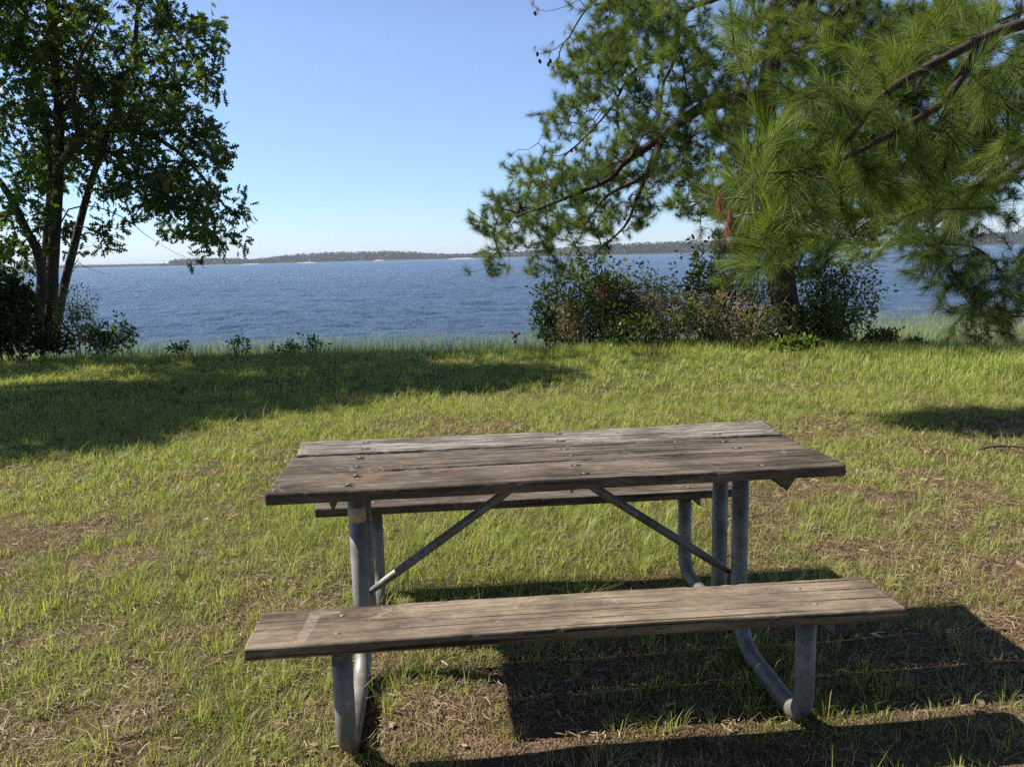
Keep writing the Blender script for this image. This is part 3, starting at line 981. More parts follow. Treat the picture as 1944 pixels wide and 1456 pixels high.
# left of the picture
shrub('bush', 'dense dark round bush at the left edge beside the oak trunks', 'bush', 8, 668, 13.4, 150, 150, 420, .07, LD, 9, 9)
shrub('bush', 'low dark spreading bush right of the oak trunks at the water', 'bush', 205, 666, 14.0, 110, 56, 120, .05, LM, 6, 7)
shrub('sapling', 'pale feathery sapling rising between oak trunks and lake', 'sapling', 150, 655, 14.4, 85, 112, 110, .035, LG, 7, 5, tw=.1)
shrub('bush', 'low shaded bush right at the foot of the oak trunks', 'bush', 95, 668, 13.9, 90, 40, 90, .06, LD, 8, 6)
for x, y, w_, h_, lab in ((455, 668, 42, 34, 'leftmost small leafy weed at the lawn edge before open water'), (592, 668, 46, 38, 'small leafy weed with a thin upright tip at the lawn edge'), (545, 668, 60, 18, 'low flat weed beside the upright-tipped weed at the lawn edge'), (340, 668, 40, 16, 'low dark weed patch between oak bushes and small leafy weed')):
    shrub('weed', lab, 'weed', x, y, 13.2, w_, h_, 13, .045, LG, 6, 4, group='weeds along the lawn edge')

# thicket round the pine
shrub('bush', 'tall leafy green bush at the left end of the thicket', 'bush', 1105, 655, 13.2, 160, 172, 230, .055, LM, 6, 9, tw=.12)
shrub('bush', 'small yellow-green bush leaning over the water, leftmost in the thicket', 'bush', 1050, 655, 13.5, 80, 92, 110, .05, LG, 7, 5, bias=-.1)
shrub('bush', 'olive green bush between the leafy bush and the dark tangle', 'bush', 1165, 656, 13.6, 130, 150, 200, .055, LM, 7, 8, tw=.1)
shrub('bush', 'dark tangled bush in the middle of the thicket', 'bush', 1230, 658, 13.5, 190, 140, 420, .045, LM, 4, 18, bark=DEADTWIG, rt=.003)
shrub('bush', 'dark bush close left of the pine trunk', 'bush', 1390, 655, 13.9, 190, 165, 430, .045, LD, 4, 16)
shrub('bush', 'thin-stemmed bush with light leaves standing above the thicket', 'bush', 1345, 650, 13.5, 120, 195, 120, .055, LM, 7, 7, tw=.12)
shrub('dead_brush', 'reddish brown dead brush in front of the pine trunk', 'dead brush', 1400, 654, 12.8, 240, 105, 330, .05, LB, 1, 44, bark=DEADTWIG, rt=.0035)
shrub('dead_brush', 'brown bushy dead stalks on the thicket left side', 'dead brush', 1090, 648, 12.9, 58, 78, 150, .05, LB, 6, 16, bark=DEADTWIG, rt=.003, droop=1.0, wid=.4)
shrub('dead_brush', 'grey brown dead twigs low in the middle of the thicket', 'dead brush', 1275, 652, 12.9, 170, 112, 200, .045, LB, 1, 30, bark=DEADTWIG, rt=.0035)
for x_, w_, h_, lab in ((1205, 110, 60, 'left of the brown dead brush'), (1330, 150, 85, 'climbing over the brown dead brush'), (1455, 110, 70, 'at the left foot of the pine trunk')):
    shrub('vine_bush', 'light green leafy vine ' + lab, 'vine', x_, 652, 12.6, w_, h_, 40, .055, LG, 6, 6, depth=.5, tw=.12)
shrub('bush', 'dark drooping bush close right of the pine trunk', 'bush', 1580, 650, 13.7, 170, 185, 420, .05, LM, 4, 12, tw=.12, droop=.5)
shrub('bush', 'low bluish green bush at the foot of the pine, right side', 'bush', 1560, 655, 13.0, 130, 90, 200, .05, LM, 6, 8)
shrub('weed', 'bright broad-leaved weed in front of the pine foot', 'weed', 1512, 678, 11.9, 82, 36, 80, .07, LG, 7, 6, tw=.06)
shrub('weed', 'dark-leaved weed in the wet grass right of the pine', 'weed', 1672, 668, 12.6, 60, 45, 60, .06, LM, 6, 5)
shrub('weed', 'tall upright weed in the wet grass near the right edge', 'weed', 1858, 680, 11.8, 40, 70, 16, .05, LG, 4, 4)
shrub('weed', 'small upright weed between the dark-leaved and tall weeds', 'weed', 1735, 675, 12.2, 36, 34, 26, .05, LG, 6, 4)


def dead_leaf(px, py, Y, n, L, name, lab, stalk=0.3):
    c = at(px, py, Y)
    gz = float(ground_z(c[0], c[1]))
    t = thing(name, lab, 'dead plant', (c[0], c[1], gz))
    tb = Tubes(); tb.add(np.array([[c[0] + .03, c[1], gz - .02], [c[0] - .02, c[1], (gz + c[2]) / 2], c]), [.005, .004, .003], 6)
    tb.build('stalk', DEADTWIG, t)
    P = c + rng.normal(0, L * .3, (n, 3)); A = unit(rdir(n) + [0, 0, -.6])
    V, F, k = leaves(P, A, np.full(n, L), OVAL, OVALF, 1.0)
    mesh('dead_leaves', V, F, DEADN, t, tint=np.repeat(rng.random(n), k))


dead_leaf(980, 636, 13.6, 12, .09, 'dead_seedling', 'small orange brown dead seedling at the lawn edge by the water')
dead_leaf(1145, 548, 12.9, 40, .09, 'dead_stalk', 'upright stalk with rusty orange leaves in the leafy green bush')
dead_leaf(1146, 572, 12.9, 26, .07, 'dead_stalk', 'short rusty stalk just below the tallest rusty leaves')

# fallen stick by the oak
tb = Tubes(); tb.add(np.array([at(112, 604, 13.8), at(124, 622, 13.8), at(142, 640, 13.8)]), [.018, .022, .02], 8)
tag(tb.build('fallen_stick', TWIG), 'short dark broken stick leaning in the bush right of the oak', 'stick')
p0 = on(1888, 857)
tb = Tubes(); tb.add(spline([p0 + [-.12, 0, .02], p0 + [.05, .02, .035], p0 + [.3, -.02, .02]], 8), np.linspace(.010, .007, 8), 8, rough=.1)
tag(tb.build('fallen_stick', TWIG), 'thin brown stick lying on bare earth at the right edge', 'stick')


def tall_grass(name, label, spots, h0, h1, wd, mt, kind='stuff', bend=.5, dry=.1):
    P, H, T = [], [], []
    for px, py, Y, sx, sy, n in spots:
        c = at(px, py, Y)
        x = c[0] + rng.normal(0, sx, n); y = c[1] + rng.normal(0, sy, n)
        P.append(np.stack([x, y, ground_z(x, y) - .01], 1))
    P = np.concatenate(P); n = len(P)
    a = rng.uniform(0, 6.283, n)
    lean = np.stack([np.cos(a), np.sin(a), 0 * a], 1) * rng.uniform(.05, .7, n)[:, None]
    V, F = blades(P, lean, rng.uniform(h0, h1, n), wd * rng.uniform(.7, 1.3, n), bend)
    tt = np.clip(rng.normal(.7, .15, n), .3, 1); dd = rng.random(n) < dry; tt[dd] = rng.random(dd.sum()) * .22
    tag(mesh(name, V, F, mt, tint=np.repeat(tt, 5)), label, 'grass', kind=kind)


tall_grass('tall_grass', 'taller bright grass along the foot of the thicket and right edge',
           [(1000 + i * 42, 655, 12.5, .35, .3, 420) for i in range(13)] + [(1620 + 40 * i, 690, 11.4, .5, .4, 330) for i in range(10)] + [(1880, 720, 9.6, .9, .8, 2600), (1990, 730, 9.4, .9, .9, 2000), (1760, 700, 10.8, 1.4, .4, 1000)]
           + [(60 + 50 * i, 668, 13.2, .5, .3, 60) for i in range(7)],
           .07, .21, .006, GRASS)


def reeds():
    n = 200000
    y = 11.6 + 18.4 * rng.random(n)
    x = rng.uniform(-1, 1, n) * 0.72 * (y + .6)
    right = sstep(2.5, 6.5, x)
    lim = 21.6 + 1.4 * sstep(-3, 3, x) + 4.6 * right + 1.4 * (fbm(x, y, .4, 3, 61) - .5)
    p = (1 - sstep(lim - 2.2, lim + 1.4, y)) * (.42 + .68 * right) + .05 * (1 - sstep(22, 29, y)) * (vnoise(x, y, .5, 71) > .35)
    k = (rng.random(n) < p) & (y > shore(x) + 1.0)
    x, y = x[k], y[k]; n = len(x)
    P = np.stack([x, y, np.maximum(ground_z(x, y), WATER_Z - .1) - .02], 1)
    a = rng.uniform(0, 6.283, n)
    lean = np.stack([np.cos(a), np.sin(a), 0 * a], 1) * rng.uniform(.02, .4, n)[:, None]
    h = rng.uniform(.18, .42, n) * (1 - .35 * sstep(17, 25, y))
    V, F = blades(P, lean, h, .006 + .002 * rng.random(n), .4)
    tt = np.clip(rng.normal(.62, .18, n), .3, 1); dd = rng.random(n) < .28; tt[dd] = rng.random(dd.sum()) * .25
    RD = leaf_mat('reed_blades', [(0.0, (0.40, 0.34, 0.20)), (0.28, (0.36, 0.34, 0.18)), (0.32, (0.24, 0.30, 0.10)), (1.0, (0.40, 0.47, 0.20))], trans=0.4, rough=.5, spec=.2, tcol=(1.2, 1.3, .7))
    tag(mesh('reeds', V, F, RD, tint=np.repeat(tt, 5)), 'thin pale green marsh grass standing in the shallow water', 'reeds', kind='stuff')


reeds()


# ------------------------------------------------------------------ far shore
def far_shore():
    soil = plain('far_bank', (0.07, 0.075, 0.04), .95, 0, .02, .4)
    sand = plain('sand_bank', (0.48, 0.43, 0.35), .95, 0, .05, .2)
    clay = plain('clay_bank', (0.38, 0.24, 0.17), .95, 0, .05, .3)
    trees = leafset('far_trees', (0.018, 0.03, 0.014), (0.045, 0.062, 0.025), .1)

    def strip(prof, Y, depth, name, label, sp=9.0, lo=.55):
        # prof: (px, tree-top height in photo px above the waterline)
        px = np.array([p[0] for p in prof], float); hp = np.array([p[1] for p in prof], float)
        x = np.array([at(p, 500, Y)[0] for p in px]); k = Y / F_PX
        # bank: low mound
        xs = np.linspace(x[0], x[-1], 120); hh = np.interp(xs, x, hp) * k
        rows = [(-depth * .1, -1.5, 0), (0, -.4, 0), (depth * .03, .8, .04), (depth * .4, 2.0, .12), (depth, 1.0, .1), (depth * 1.5, -2, 0)]
        V = np.array([[[X, Y + dy + 6 * (vnoise(X, 0, .02, 5) - .5), WATER_Z + z0 + f * h] for X, h in zip(xs, hh)] for dy, z0, f in rows])
        nr_, nc = V.shape[:2]
        i = (np.arange(nr_ - 1)[:, None] * nc + np.arange(nc - 1)[None]).ravel()
        tag(mesh(name, V.reshape(-1, 3), np.stack([i, i + 1, i + nc + 1, i + nc], 1), soil, smooth=True), kind='structure')
        # wood: many crowns, each a clump of leaf-sized facets
        n = int((x[-1] - x[0]) / sp * 26)
        cx = rng.uniform(x[0], x[-1], n); cy = Y + depth * (.06 + .8 * rng.random(n))
        H = np.interp(cx, x, hp) * k * rng.uniform(lo, 1.08, n)
        kp = H > 1.5; cx, cy, H = cx[kp], cy[kp], H[kp]; n = len(cx)
        VV, FF, TT = [], [], []
        m_ = 34
        d = rdir(n * m_).reshape(n, m_, 3)
        r = (np.clip(H * .3, 1.5, 5.0))[:, None]
        P = np.stack([cx[:, None] + d[..., 0] * r, cy[:, None] + d[..., 1] * r, WATER_Z + 1 + H[:, None] * (.62 + .38 * d[..., 2])], -1)
        P[..., 2] -= rng.random((n, m_)) * (H[:, None] * .42) * (d[..., 2] < 0)
        P = P.reshape(-1, 3); q = len(P); s = rng.uniform(.8, 1.8, (q, 1))
        a = rdir(q) * s; b = rdir(q) * s
        V = np.stack([P - a, P + b, P + a * .8, P - b], 1).reshape(-1, 3)
        tt = np.repeat(np.clip(rng.normal(.4, .25, n), 0, 1), m_ * 4)
        tag(mesh('far_woods', V, np.arange(q * 4).reshape(-1, 4), trees, tint=tt), label, 'woods', kind='stuff')
        return k
    strip([(-500, 6), (-60, 6), (0, 7), (60, 6), (120, 6), (180, 5), (240, 5), (300, 4), (330, 3)], 2600, 160, 'far_shore', 'lowest thin line of woods on the far shore at left', 10)
    strip([(300, 2), (312, 9), (330, 13), (360, 13), (400, 12), (440, 11), (450, 7), (470, 9), (500, 12), (560, 17), (640, 18), (720, 18), (780, 15), (812, 12), (850, 9), (900, 9), (960, 10), (1010, 12), (1080, 16), (1170, 20)], 1900, 150, 'far_shore', 'long wooded point on the far shore behind the open lake')
    strip([(1100, 16), (1180, 21), (1300, 22), (1420, 22), (1600, 18), (1660, 16), (1720, 18), (1800, 20), (1860, 23), (1944, 24), (2300, 22), (2700, 20)], 1500, 130, 'far_shore', 'taller wooded far shore seen through and right of the pine')
    # red clay cut bank
    for px0, px1, h, Y, m_ in ((707, 729, 3, 1880, clay), (850, 905, 2.2, 1880, sand), (1660, 1690, 2, 1485, sand), (560, 600, 1.4, 1880, sand), (455, 490, 1.2, 1880, sand)):
        x0 = at(px0, 500, Y)[0]; x1 = at(px1, 500, Y)[0]; n = 14
        xs = np.linspace(x0, x1, n); z = h * Y / F_PX * np.sin(np.linspace(.15, 2.99, n)) * rng.uniform(.8, 1.1, n)
        V = np.array([[(X, Y, WATER_Z - .3) for X in xs], [(X, Y + 6, WATER_Z + q) for X, q in zip(xs, z)], [(X, Y + 26, WATER_Z + q * .9) for X, q in zip(xs, z)], [(X, Y + 30, WATER_Z - .5) for X in xs]]).reshape(-1, 3)
        i = (np.arange(3)[:, None] * n + np.arange(n - 1)[None]).ravel()
        tag(mesh('bank', V, np.stack([i, i + 1, i + n + 1, i + n], 1), m_), kind='structure')
    # small pale house
    c = at(1708, 468, 1478); c[2] = WATER_Z + 1.0
    t = thing('lake_house', 'tiny pale house with reddish roof on the right far shore', 'house', tuple(c))

    def box(x0, x1, y0, y1, z0, z1):
        V = np.array([(x, y, z) for x in (x0, x1) for y in (y0, y1) for z in (z0, z1)]) + c
        return V, np.array([(0, 1, 3, 2), (4, 6, 7, 5), (0, 4, 5, 1), (2, 3, 7, 6), (0, 2, 6, 4), (1, 5, 7, 3)])
    V, F = box(-5, 5, 0, 7, 0, 3.2); mesh('wall', V, F, plain('house_wall', (.75, .68, .66), .8, 0, 1, .1), t)
    V = np.array([(-5.6, -.6, 3.2), (5.6, -.6, 3.2), (5.6, 7.6, 3.2), (-5.6, 7.6, 3.2), (-5.6, 3.5, 6), (5.6, 3.5, 6)]) + c
    mesh('roof', V, np.array([(0, 1, 5, 4), (2, 3, 4, 5), (0, 3, 2, 1)]), plain('house_roof', (.45, .17, .12), .8, 0, 1, .2), t)
    V, F = box(-3.6, -2.2, -.08, -.02, 1, 2.4); mesh('window', V, F, plain('house_glass', (.05, .06, .07), .2, 0, 1, .1), t)
    V, F = box(1.5, 2.8, -.08, -.02, 0, 2.4); mesh('door', V, F, plain('house_door', (.2, .1, .08), .6, 0, 1, .1), t)


far_shore()

# ------------------------------------------------------------------ picnic table
TX, TY, TYAW = 0.1278, 2.9086, 0.0812
TL, TH, SH, SY, LX = 1.8772, 0.7555, 0.434, 0.627, 0.691


def wood(name, dark, mid, light, orange=0.0, pale=0.0, mark=False, fine=1.0):
    mt, n, out = mat(name)
    tc = N(n, 'ShaderNodeTexCoord')
    oi = N(n, 'ShaderNodeObjectInfo')
    mul = N(n, 'ShaderNodeVectorMath', operation='SCALE'); mul.inputs['Scale'].default_value = 1.0
    cmb = N(n, 'ShaderNodeCombineXYZ')
    m40 = N(n, 'ShaderNodeMath', operation='MULTIPLY'); m40.inputs[1].default_value = 37.0
    n.links.new(oi.outputs['Random'], m40.inputs[0])
    for k in range(3): n.links.new(m40.outputs[0], cmb.inputs[k])
    ad = N(n, 'ShaderNodeVectorMath', operation='ADD')
    n.links.new(tc.outputs['Object'], ad.inputs[0]); n.links.new(cmb.outputs[0], ad.inputs[1])

    def noise(sx, sy, sc, det=8.0, ro=.65, dist=0.0):
        mp = N(n, 'ShaderNodeMapping'); mp.inputs['Scale'].default_value = (sx, sy, sy)
        n.links.new(ad.outputs[0], mp.inputs[0])
        q = N(n, 'ShaderNodeTexNoise', i_Scale=sc, i_Detail=det, i_Roughness=ro, i_Distortion=dist)
        n.links.new(mp.outputs[0], q.inputs['Vector'])
        return q.outputs['Fac']
    g1 = noise(.9, 14, 2.2, 8, .6, .6)          # broad growth rings
    g2 = noise(1.0, 7.5, 9.0 * fine, 12, .92, .1)        # fine weathered fibre
    blot = noise(1, 1.6, 3.2, 8, .68)           # worn and stained areas
    crk = noise(.30, 26, 4.2, 3, .45, .15)
    g2r = ramp(n, g2, [(0.36, (0, 0, 0)), (0.64, (1, 1, 1))])
    avg = N(n, 'ShaderNodeMath', operation='MULTIPLY_ADD'); avg.inputs[1].default_value = .52
    n.links.new(g2r.outputs[0], avg.inputs[0])
    h = N(n, 'ShaderNodeMath', operation='MULTIPLY'); h.inputs[1].default_value = .6
    n.links.new(g1, h.inputs[0]); n.links.new(h.outputs[0], avg.inputs[2])
    col = ramp(n, avg.outputs[0], [(.26, dark), (.48, mid), (.72, light)])
    st = ramp(n, blot, [(.34, (.45, .40, .36)), (.48, (.95, .95, .95)), (.66, (1.6, 1.6, 1.58))])
    c = mixc(n, 1.0, col.outputs[0], st.outputs[0], 'MULTIPLY')
    cr = ramp(n, crk, [(.385, (.12, .10, .08)), (.415, (1, 1, 1))])
    c = mixc(n, .85, c, cr.outputs[0], 'MULTIPLY')
    vo = N(n, 'ShaderNodeTexVoronoi', feature='DISTANCE_TO_EDGE', i_Scale=7.0)
    wp = N(n, 'ShaderNodeTexNoise', i_Scale=5.0, i_Detail=3.0)
    n.links.new(ad.outputs[0], wp.inputs['Vector'])
    wv = N(n, 'ShaderNodeVectorMath', operation='MULTIPLY_ADD'); wv.inputs[1].default_value = (.35, .35, .35)
    n.links.new(wp.outputs['Color'], wv.inputs[0]); n.links.new(ad.outputs[0], wv.inputs[2])
    n.links.new(wv.outputs[0], vo.inputs['Vector'])
    scr = ramp(n, vo.outputs['Distance'], [(0.012, (1, 1, 1)), (0.026, (0, 0, 0))])
    bm2 = ramp(n, noise(1, 1, 2.6, 3), [(.50, (0, 0, 0)), (.60, (.5, .5, .5))])
    sm = N(n, 'ShaderNodeMath', operation='MULTIPLY'); n.links.new(scr.outputs[0], sm.inputs[0]); n.links.new(bm2.outputs[0], sm.inputs[1])
    c = mixc(n, sm.outputs[0], c, tuple(min(1, v_ * 1.7) for v_ in light))
    if orange:
        ob = ramp(n, noise(1, 1, 4.0, 5), [(.60, (0, 0, 0)), (.72, (orange,) * 3)])
        c = mixc(n, ob.outputs[0], c, (.26, .13, .06))
    if pale:
        pb = ramp(n, noise(1.2, 9, 3.4, 9, .75), [(.50, (0, 0, 0)), (.60, (pale,) * 3)])
        c = mixc(n, pb.outputs[0], c, (.42, .39, .36))
    if mark:   # pale L of old tape glue near the left end
        sp = N(n, 'ShaderNodeSeparateXYZ'); n.links.new(tc.outputs['Object'], sp.inputs[0])

        def M(op, a, b):
            q = N(n, 'ShaderNodeMath', operation=op)
            for i, v_ in enumerate((a, b)):
                if isinstance(v_, (int, float)): q.inputs[i].default_value = v_
                else: n.links.new(v_, q.inputs[i])
            return q.outputs[0]
        jx = M('ADD', sp.outputs['X'], M('MULTIPLY', M('SUBTRACT', g2, .5), .03))
        jy = M('ADD', sp.outputs['Y'], M('MULTIPLY', M('SUBTRACT', blot, .5), .05))
        b1 = M('MULTIPLY', M('LESS_THAN', M('ABSOLUTE', M('ADD', M('SUBTRACT', jx, M('MULTIPLY', jy, .1)), .778), 0), .016), M('LESS_THAN', M('ABSOLUTE', M('ADD', jy, .01), 0), .088))
        b2 = M('MULTIPLY', M('LESS_THAN', M('ABSOLUTE', M('SUBTRACT', jy, .078), 0), .010), M('LESS_THAN', M('ABSOLUTE', M('ADD', jx, .745), 0), .045))
        mk = M('MULTIPLY', M('MAXIMUM', b1, b2), M('MULTIPLY', g2r.outputs[0], .62))
        c = mixc(n, mk, c, (.46, .40, .32))
    p = N(n, 'ShaderNodeBsdfPrincipled')
    p.inputs['Specular IOR Level'].default_value = .25
    rr = ramp(n, g2, [(.3, (.95,) * 3), (.7, (.68,) * 3)])
    n.links.new(rr.outputs[0], p.inputs['Roughness'])
    n.links.new(c, p.inputs['Base Color'])
    b = N(n, 'ShaderNodeBump', i_Strength=.7, i_Distance=.003)
    hh = N(n, 'ShaderNodeMath', operation='ADD')
    n.links.new(avg.outputs[0], hh.inputs[0]); n.links.new(cr.outputs[0], hh.inputs[1])
    n.links.new(hh.outputs[0], b.inputs['Height']); n.links.new(b.outputs[0], p.inputs['Normal'])
    n.links.new(p.outputs[0], out.inputs[0])
    return mt


def board(name, L, W, T, mt, parent, loc, warp=None, seed=0, endcut=0.0, chip=.004):
    """plank with rounded worn edges, split ends and a wavy front edge; loc = centre of its top face"""
    nx = 180
    prof = []
    r = .006
    ny = 10
    for i in range(ny + 1): prof.append((-W / 2 + r + (W - 2 * r) * i / ny, 0))
    prof += [(W / 2 - r * .3, -r * .3), (W / 2, -r), (W / 2, -T / 2), (W / 2, -T + r), (W / 2 - r, -T)]
    for i in range(1, ny): prof.append((W / 2 - r - (W - 2 * r) * i / ny, -T))
    prof += [(-W / 2 + r, -T), (-W / 2, -T + r), (-W / 2, -T / 2), (-W / 2, -r), (-W / 2 + r * .3, -r * .3)]
    prof = np.array(prof); k = len(prof)
    xs = np.linspace(-L / 2, L / 2, nx)
    V = np.zeros((nx, k, 3))
    for i, x in enumerate(xs):
        y = prof[:, 0].copy(); z = prof[:, 1].copy()
        edge = np.abs(y) > W / 2 - .012
        s = np.sign(y)
        e1 = fbm(np.full(k, x * 9.0), s * 3.0, 1.0, 4, seed) - .5
        top = (z > -.012)
        y -= s * edge * (chip * .8 * (e1 + .3) + top * np.clip((fbm(np.full(k, x * 28), s * 7, 1, 2, seed + 9) - .66), 0, 1) * .03)
        z += top * .0022 * (fbm(x * 3 + 0 * y, y * 60, 1, 3, seed + 4) - .5) * 2
        z += -.004 * (1 - (2 * y / W) ** 2) * top * .5
        if warp: z += warp(x, y)
        xx = x + np.zeros(k)
        if i in (0, nx - 1):
            xx = x * 1.0 - np.sign(x) * .010 * fbm(y * 40, z * 60, 1, 3, seed + 2)
            if endcut: xx += np.sign(x) * endcut * y / W
        elif endcut and abs(x) > L / 2 - .12:
            xx += np.sign(x) * endcut * y / W * (1 - (L / 2 - abs(x)) / .12)
        V[i] = np.stack([xx, y, z], 1)
    V = V.reshape(-1, 3)
    j = np.roll(np.arange(k), -1)
    i0 = (np.arange(nx - 1)[:, None] * k + np.arange(k)[None]).ravel(); i1 = (np.arange(nx - 1)[:, None] * k + j[None]).ravel()
    F = [list(q) for q in np.stack([i0, i0 + k, i1 + k, i1], 1)]
    F.append(list(range(k))); F.append(list(range((nx - 1) * k, nx * k))[::-1])
    me = bpy.data.meshes.new(name)
    me.from_pydata(V.tolist(), [], F)
    me.materials.append(mt)
    me.validate(); me.update()
    me.polygons.foreach_set('use_smooth', np.array([True] * (len(F) - 2) + [False, False]))
    o = bpy.data.objects.new(name, me); COL.objects.link(o); o.parent = parent; o.location = loc
    return o


def table():
    gz = 0.0
    t = thing('picnic_table', 'weathered grey wooden picnic table with two benches on a galvanised pipe frame', 'picnic table', (TX, TY, gz), TYAW)
    wt = wood('table_wood', (.033, .025, .018), (.09, .070, .052), (.185, .153, .12), orange=.4)
    wb = wood('back_board_wood', (.042, .033, .026), (.12, .10, .08), (.25, .22, .185), pale=.7)
    ws = wood('seat_wood', (.06, .044, .031), (.165, .127, .09), (.27, .22, .16), orange=.2, mark=True, fine=1.6)
    g = .009; bw = .235; pitch_ = .2425
    board('tabletop_board', TL, bw, .038, wt, t, (0, -pitch_, TH), lambda x, y: .003 * math.sin(x * 2.1), 1)
    board('tabletop_board', TL - .006, bw, .038, wt, t, (-.002, 0, TH), lambda x, y: .002 * math.sin(x * 3 + 1), 2)
    o = board('tabletop_board', TL - .01, bw, .038, wb, t, (.0, pitch_, TH), lambda x, y: .012 * sstep(.3, .95, x) * (.5 + y / bw) + .003, 3, endcut=.02)
    o['label'] = 'paler worn board at the far side, lifted at its right end'
    sf = board('seat_board', 1.875, .24, .038, ws, t, (0, -SY, SH), lambda x, y: .004 * math.cos(x * 1.6), 4)
    sf['label'] = 'near bench seat board with a pale mark at its left end'
    sb = board('seat_board', 1.875, .235, .038, wt, t, (0, SY, SH), None, 5)
    # galvanised pipe
    mt, n, out = mat('galvanised_steel')
    tc = N(n, 'ShaderNodeTexCoord')
    v = N(n, 'ShaderNodeTexVoronoi', i_Scale=70.0); z = N(n, 'ShaderNodeTexNoise', i_Scale=9.0, i_Detail=8.0, i_Roughness=.7)
    for q in (v, z): n.links.new(tc.outputs['Object'], q.inputs['Vector'])
    c1 = ramp(n, z.outputs['Fac'], [(.3, (.12, .115, .105)), (.5, (.22, .22, .215)), (.75, (.34, .345, .345))])
    c2 = ramp(n, v.outputs['Color'], [(0, (.82, .82, .82)), (1, (1.12, 1.12, 1.12))])
    c = mixc(n, 1, c1.outputs[0], c2.outputs[0], 'MULTIPLY')
    sx = N(n, 'ShaderNodeSeparateXYZ'); n.links.new(tc.outputs['Object'], sx.inputs[0])
    ad = N(n, 'ShaderNodeMath', operation='MULTIPLY_ADD'); ad.inputs[1].default_value = .12
    n.links.new(z.outputs['Fac'], ad.inputs[0]); n.links.new(sx.outputs['Z'], ad.inputs[2])
    dr = ramp(n, ad.outputs[0], [(.07, (.8,) * 3), (.15, (0, 0, 0))])
    c = mixc(n, dr.outputs[0], c, (.14, .095, .06))
    p = N(n, 'ShaderNodeBsdfPrincipled', i_Roughness=.55, i_Metallic=.3)
    n.links.new(c, p.inputs['Base Color'])
    b = N(n, 'ShaderNodeBump', i_Strength=.25, i_Distance=.002); n.links.new(z.outputs['Fac'], b.inputs['Height']); n.links.new(b.outputs[0], p.inputs['Normal'])
    n.links.new(p.outputs[0], out.inputs[0])
    steel = mt
    dark = plain('bracket_steel', (.16, .15, .14), .6, .5, 30, .4)

    def W(pts):
        P = np.array(pts, float); c_, s_ = math.cos(TYAW), math.sin(TYAW)
        return np.stack([TX + c_ * P[:, 0] - s_ * P[:, 1], TY + s_ * P[:, 0] + c_ * P[:, 1], P[:, 2]], 1)
    R = .030
    pipes = []
    for sx_ in (-1, 1):
        for sy_ in (-1, 1):
            x = sx_ * LX
            rb = .10
            path = [(x, sy_ * SY, SH - .040)]
            path.append((x, sy_ * SY, rb + R))
            for a in np.linspace(0, math.pi / 2, 9)[1:]:
                path.append((x, sy_ * (SY - rb + rb * math.cos(a)), R - .004 + rb - rb * math.sin(a)))
            yin = .062 if sy_ < 0 else .155
            rb2 = .16
            path.append((x, sy_ * (yin + rb2), R - .004))
            for a in np.linspace(0, math.pi / 2, 9)[1:]:
                path.append((x, sy_ * (yin + rb2 - rb2 * math.sin(a)), R - .004 + rb2 - rb2 * math.cos(a)))
            path.append((x, sy_ * yin, TH - .042))
            # resample straight runs
            tb = Tubes(); PP = W(path)
            tb.add(PP, np.full(len(PP), R), 20)
            pipes.append((sx_, sy_, tb.build('frame_pipe', steel, t)))
            # bracket under the seat
            V = np.array([(x - .04, sy_ * SY - .105, SH - .0385), (x + .04, sy_ * SY - .105, SH - .0385), (x + .04, sy_ * SY + .105, SH - .0385), (x - .04, sy_ * SY + .105, SH - .0385)])
            e = .0045
            side = sx_ * (.040 if sx_ > 0 else .012)
            A = [(x + side, sy_ * SY - .10, SH - .0386), (x + side - sx_ * .045, sy_ * SY - .10, SH - .0386), (x + side, sy_ * SY - .10, SH - .078),
                 (x + side, sy_ * SY + .10, SH - .0386), (x + side - sx_ * .045, sy_ * SY + .10, SH - .0386), (x + side, sy_ * SY + .10, SH - .078)]
            me_ = mesh('seat_bracket', W(A), np.array([(0, 1, 2), (3, 5, 4), (0, 3, 1), (1, 3, 4), (1, 4, 2), (2, 4, 5), (0, 2, 3), (3, 2, 5)]), dark, t)
    # tape band on the near left upright
    tb = Tubes(); tb.add(W([(-LX, -.062, .560), (-LX, -.062, .612)]), [R + .0012] * 2, 20)
    lp = [o for a, b_, o in pipes if a < 0 and b_ < 0][0]
    bo = tb.build('paint_band', plain('tan_paint', (.55, .44, .30), .8, 0, 30, .25), t)
    bo.parent = lp; bo['label'] = 'pale tan band round the near left upright'
    # angle irons under the top
    for x in (-LX, 0.02, LX):
        for q in (1,):
            s_ = 1 if x > 0 else -1
            xo = x + s_ * .034 if abs(x) > .1 else x
            wv = .052 if x > .1 else .02
            A = [(xo, -.335, TH - .0386), (xo + s_ * wv, -.335, TH - .0386), (xo + s_ * wv * .45, -.335, TH - .082),
                 (xo, .335, TH - .0386), (xo + s_ * wv, .335, TH - .0386), (xo + s_ * wv * .45, .335, TH - .082)]
            if abs(x) < .1:
                A = [(a[0], a[1], a[2] if i % 3 != 2 else TH - .055) for i, a in enumerate(A)]
            mesh('crossbar', W(A), np.array([(0, 1, 2), (3, 5, 4), (0, 3, 1), (1, 3, 4), (1, 4, 2), (2, 4, 5), (0, 2, 3), (3, 2, 5)]), dark, t)
    # diagonal braces
    for sx_ in (-1, 1):
        p0 = np.array([sx_ * (LX - .02), -.03, .275]); p1 = np.array([sx_ * .045, -.02, TH - .052])
        P = p0 + (p1 - p0) * np.linspace(0, 1, 10)[:, None]
        tb = Tubes(); tb.add(W(P), np.array([.010, .015] + [.0165] * 6 + [.015, .010]), 14)
        tb.build('brace', steel, t)
    # bolts
    bm_ = plain('bolt_steel', (.24, .21, .18), .7, .3, 80, .5)
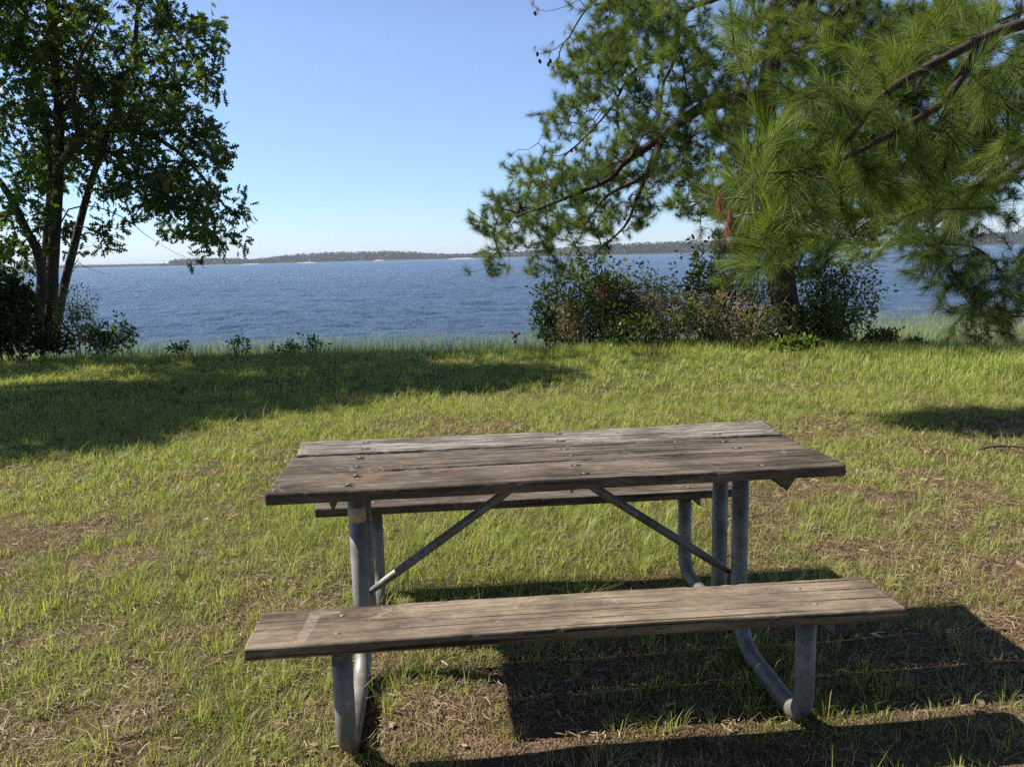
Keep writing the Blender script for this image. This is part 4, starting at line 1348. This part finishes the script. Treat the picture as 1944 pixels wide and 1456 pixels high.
    hole = plain('bolt_recess', (.02, .016, .013), .9, 0, 60, .4)
    first = None

    def bolt(x, y, z, par, sunk):
        nonlocal first
        if first is None:
            rings = [(.0, .0022), (.003, .0020), (.0055, .0014), (.0075, .0003), (.0078, -.001)]
            k = 14; V = [(0, 0, .0023)]; F = []
            for r_, h_ in rings[1:]:
                for a in range(k): V.append((r_ * math.cos(a * 2 * math.pi / k), r_ * math.sin(a * 2 * math.pi / k), h_))
            for a in range(k): F.append((0, 1 + a, 1 + (a + 1) % k))
            for q in range(3):
                for a in range(k):
                    i = 1 + q * k + a; j = 1 + q * k + (a + 1) % k
                    F.append((i, i + k, j + k, j))
            me = bpy.data.meshes.new('bolt'); me.from_pydata(V, [], F); me.materials.append(bm_)
            for q in me.polygons: q.use_smooth = True
            # worn dark recess ring round the bolt
            V = []; F = []
            k = 24
            for r_ in (.0075, .012):
                for a in range(k):
                    rr = r_ * (1 + (.25 * math.sin(a * 1.7) + .2 * math.cos(a * .9) if r_ > .01 else 0))
                    V.append((rr * 1.25 * math.cos(a * 2 * math.pi / k), rr * math.sin(a * 2 * math.pi / k), .0006))
            for a in range(k): F.append((a, k + a, k + (a + 1) % k, (a + 1) % k))
            m2_ = bpy.data.meshes.new('recess'); m2_.from_pydata(V, [], F); m2_.materials.append(hole)
            first = (me, m2_)
        o = bpy.data.objects.new('bolt', first[0]); COL.objects.link(o); o.parent = par; o.location = (x, y, z)
        if sunk:
            r_ = bpy.data.objects.new('recess', first[1]); COL.objects.link(r_); r_.parent = o; r_.location = (0, 0, 0.0)
        return o
    for k_, yb in enumerate((-pitch_, 0, pitch_)):
        for x in (-LX + .01, .07, LX - .02):
            for dy in (-.055, .06):
                bolt(x + rng.normal(0, .006), yb + dy + rng.normal(0, .006), TH + .0005 + (.003 if k_ == 2 else 0), t, True)
    for x in (-LX - .0, LX):
        for dy in (-.055, .06):
            bolt(x, -SY + dy, SH + .001, t, False)
            bolt(x, SY + dy, SH + .0005, t, False)
    # white scratched lines and scuffs cut into the boards
    return t


table()

def sky_block_woods():
    """unseen leaf mass added behind the camera to block sky light"""
    n = 26000
    x = rng.uniform(-22, 26, n); y = -9 - 5 * rng.random(n) + 1.5 * np.sin(x * .4)
    z = 14 * rng.random(n) ** .8
    k = (fbm(x, z, .35, 3, 81) > .36); P = np.stack([x, y, z], 1)[k]; q = len(P)
    a = rdir(q) * rng.uniform(.15, .35, (q, 1)); b = rdir(q) * rng.uniform(.15, .35, (q, 1))
    V = np.stack([P - a, P + b, P + a * .8, P - b], 1).reshape(-1, 3)
    o = mesh('woods', V, np.arange(q * 4).reshape(-1, 4), LD, tint=np.repeat(rng.random(q) * .7, 4))  # added out of view to darken the camera-facing sides of the boards
    tag(o, 'unseen woods added behind the picnic place to block sky light', 'woods', kind='stuff')


sky_block_woods()

# ------------------------------------------------------------------ air
def haze():
    x0, x1, y0, y1, z0, z1 = -6500, 6500, -80, 7300, -6, 40
    V = np.array([(x, y, z) for x in (x0, x1) for y in (y0, y1) for z in (z0, z1)])
    F = np.array([(0, 1, 3, 2), (4, 6, 7, 5), (0, 4, 5, 1), (2, 3, 7, 6), (0, 2, 6, 4), (1, 5, 7, 3)])
    mt = bpy.data.materials.new('haze'); mt.use_nodes = True
    n = mt.node_tree; n.nodes.clear()
    out = n.nodes.new('ShaderNodeOutputMaterial'); v = n.nodes.new('ShaderNodeVolumePrincipled')
    v.inputs['Color'].default_value = (.78, .88, 1, 1)
    v.inputs['Density'].default_value = 0.00013
    v.inputs['Anisotropy'].default_value = 0.0
    n.links.new(v.outputs[0], out.inputs['Volume'])
    o = mesh('haze', V, F, mt)
    tag(o, 'thin pale blue summer haze over the lake', 'haze', kind='stuff')


haze()
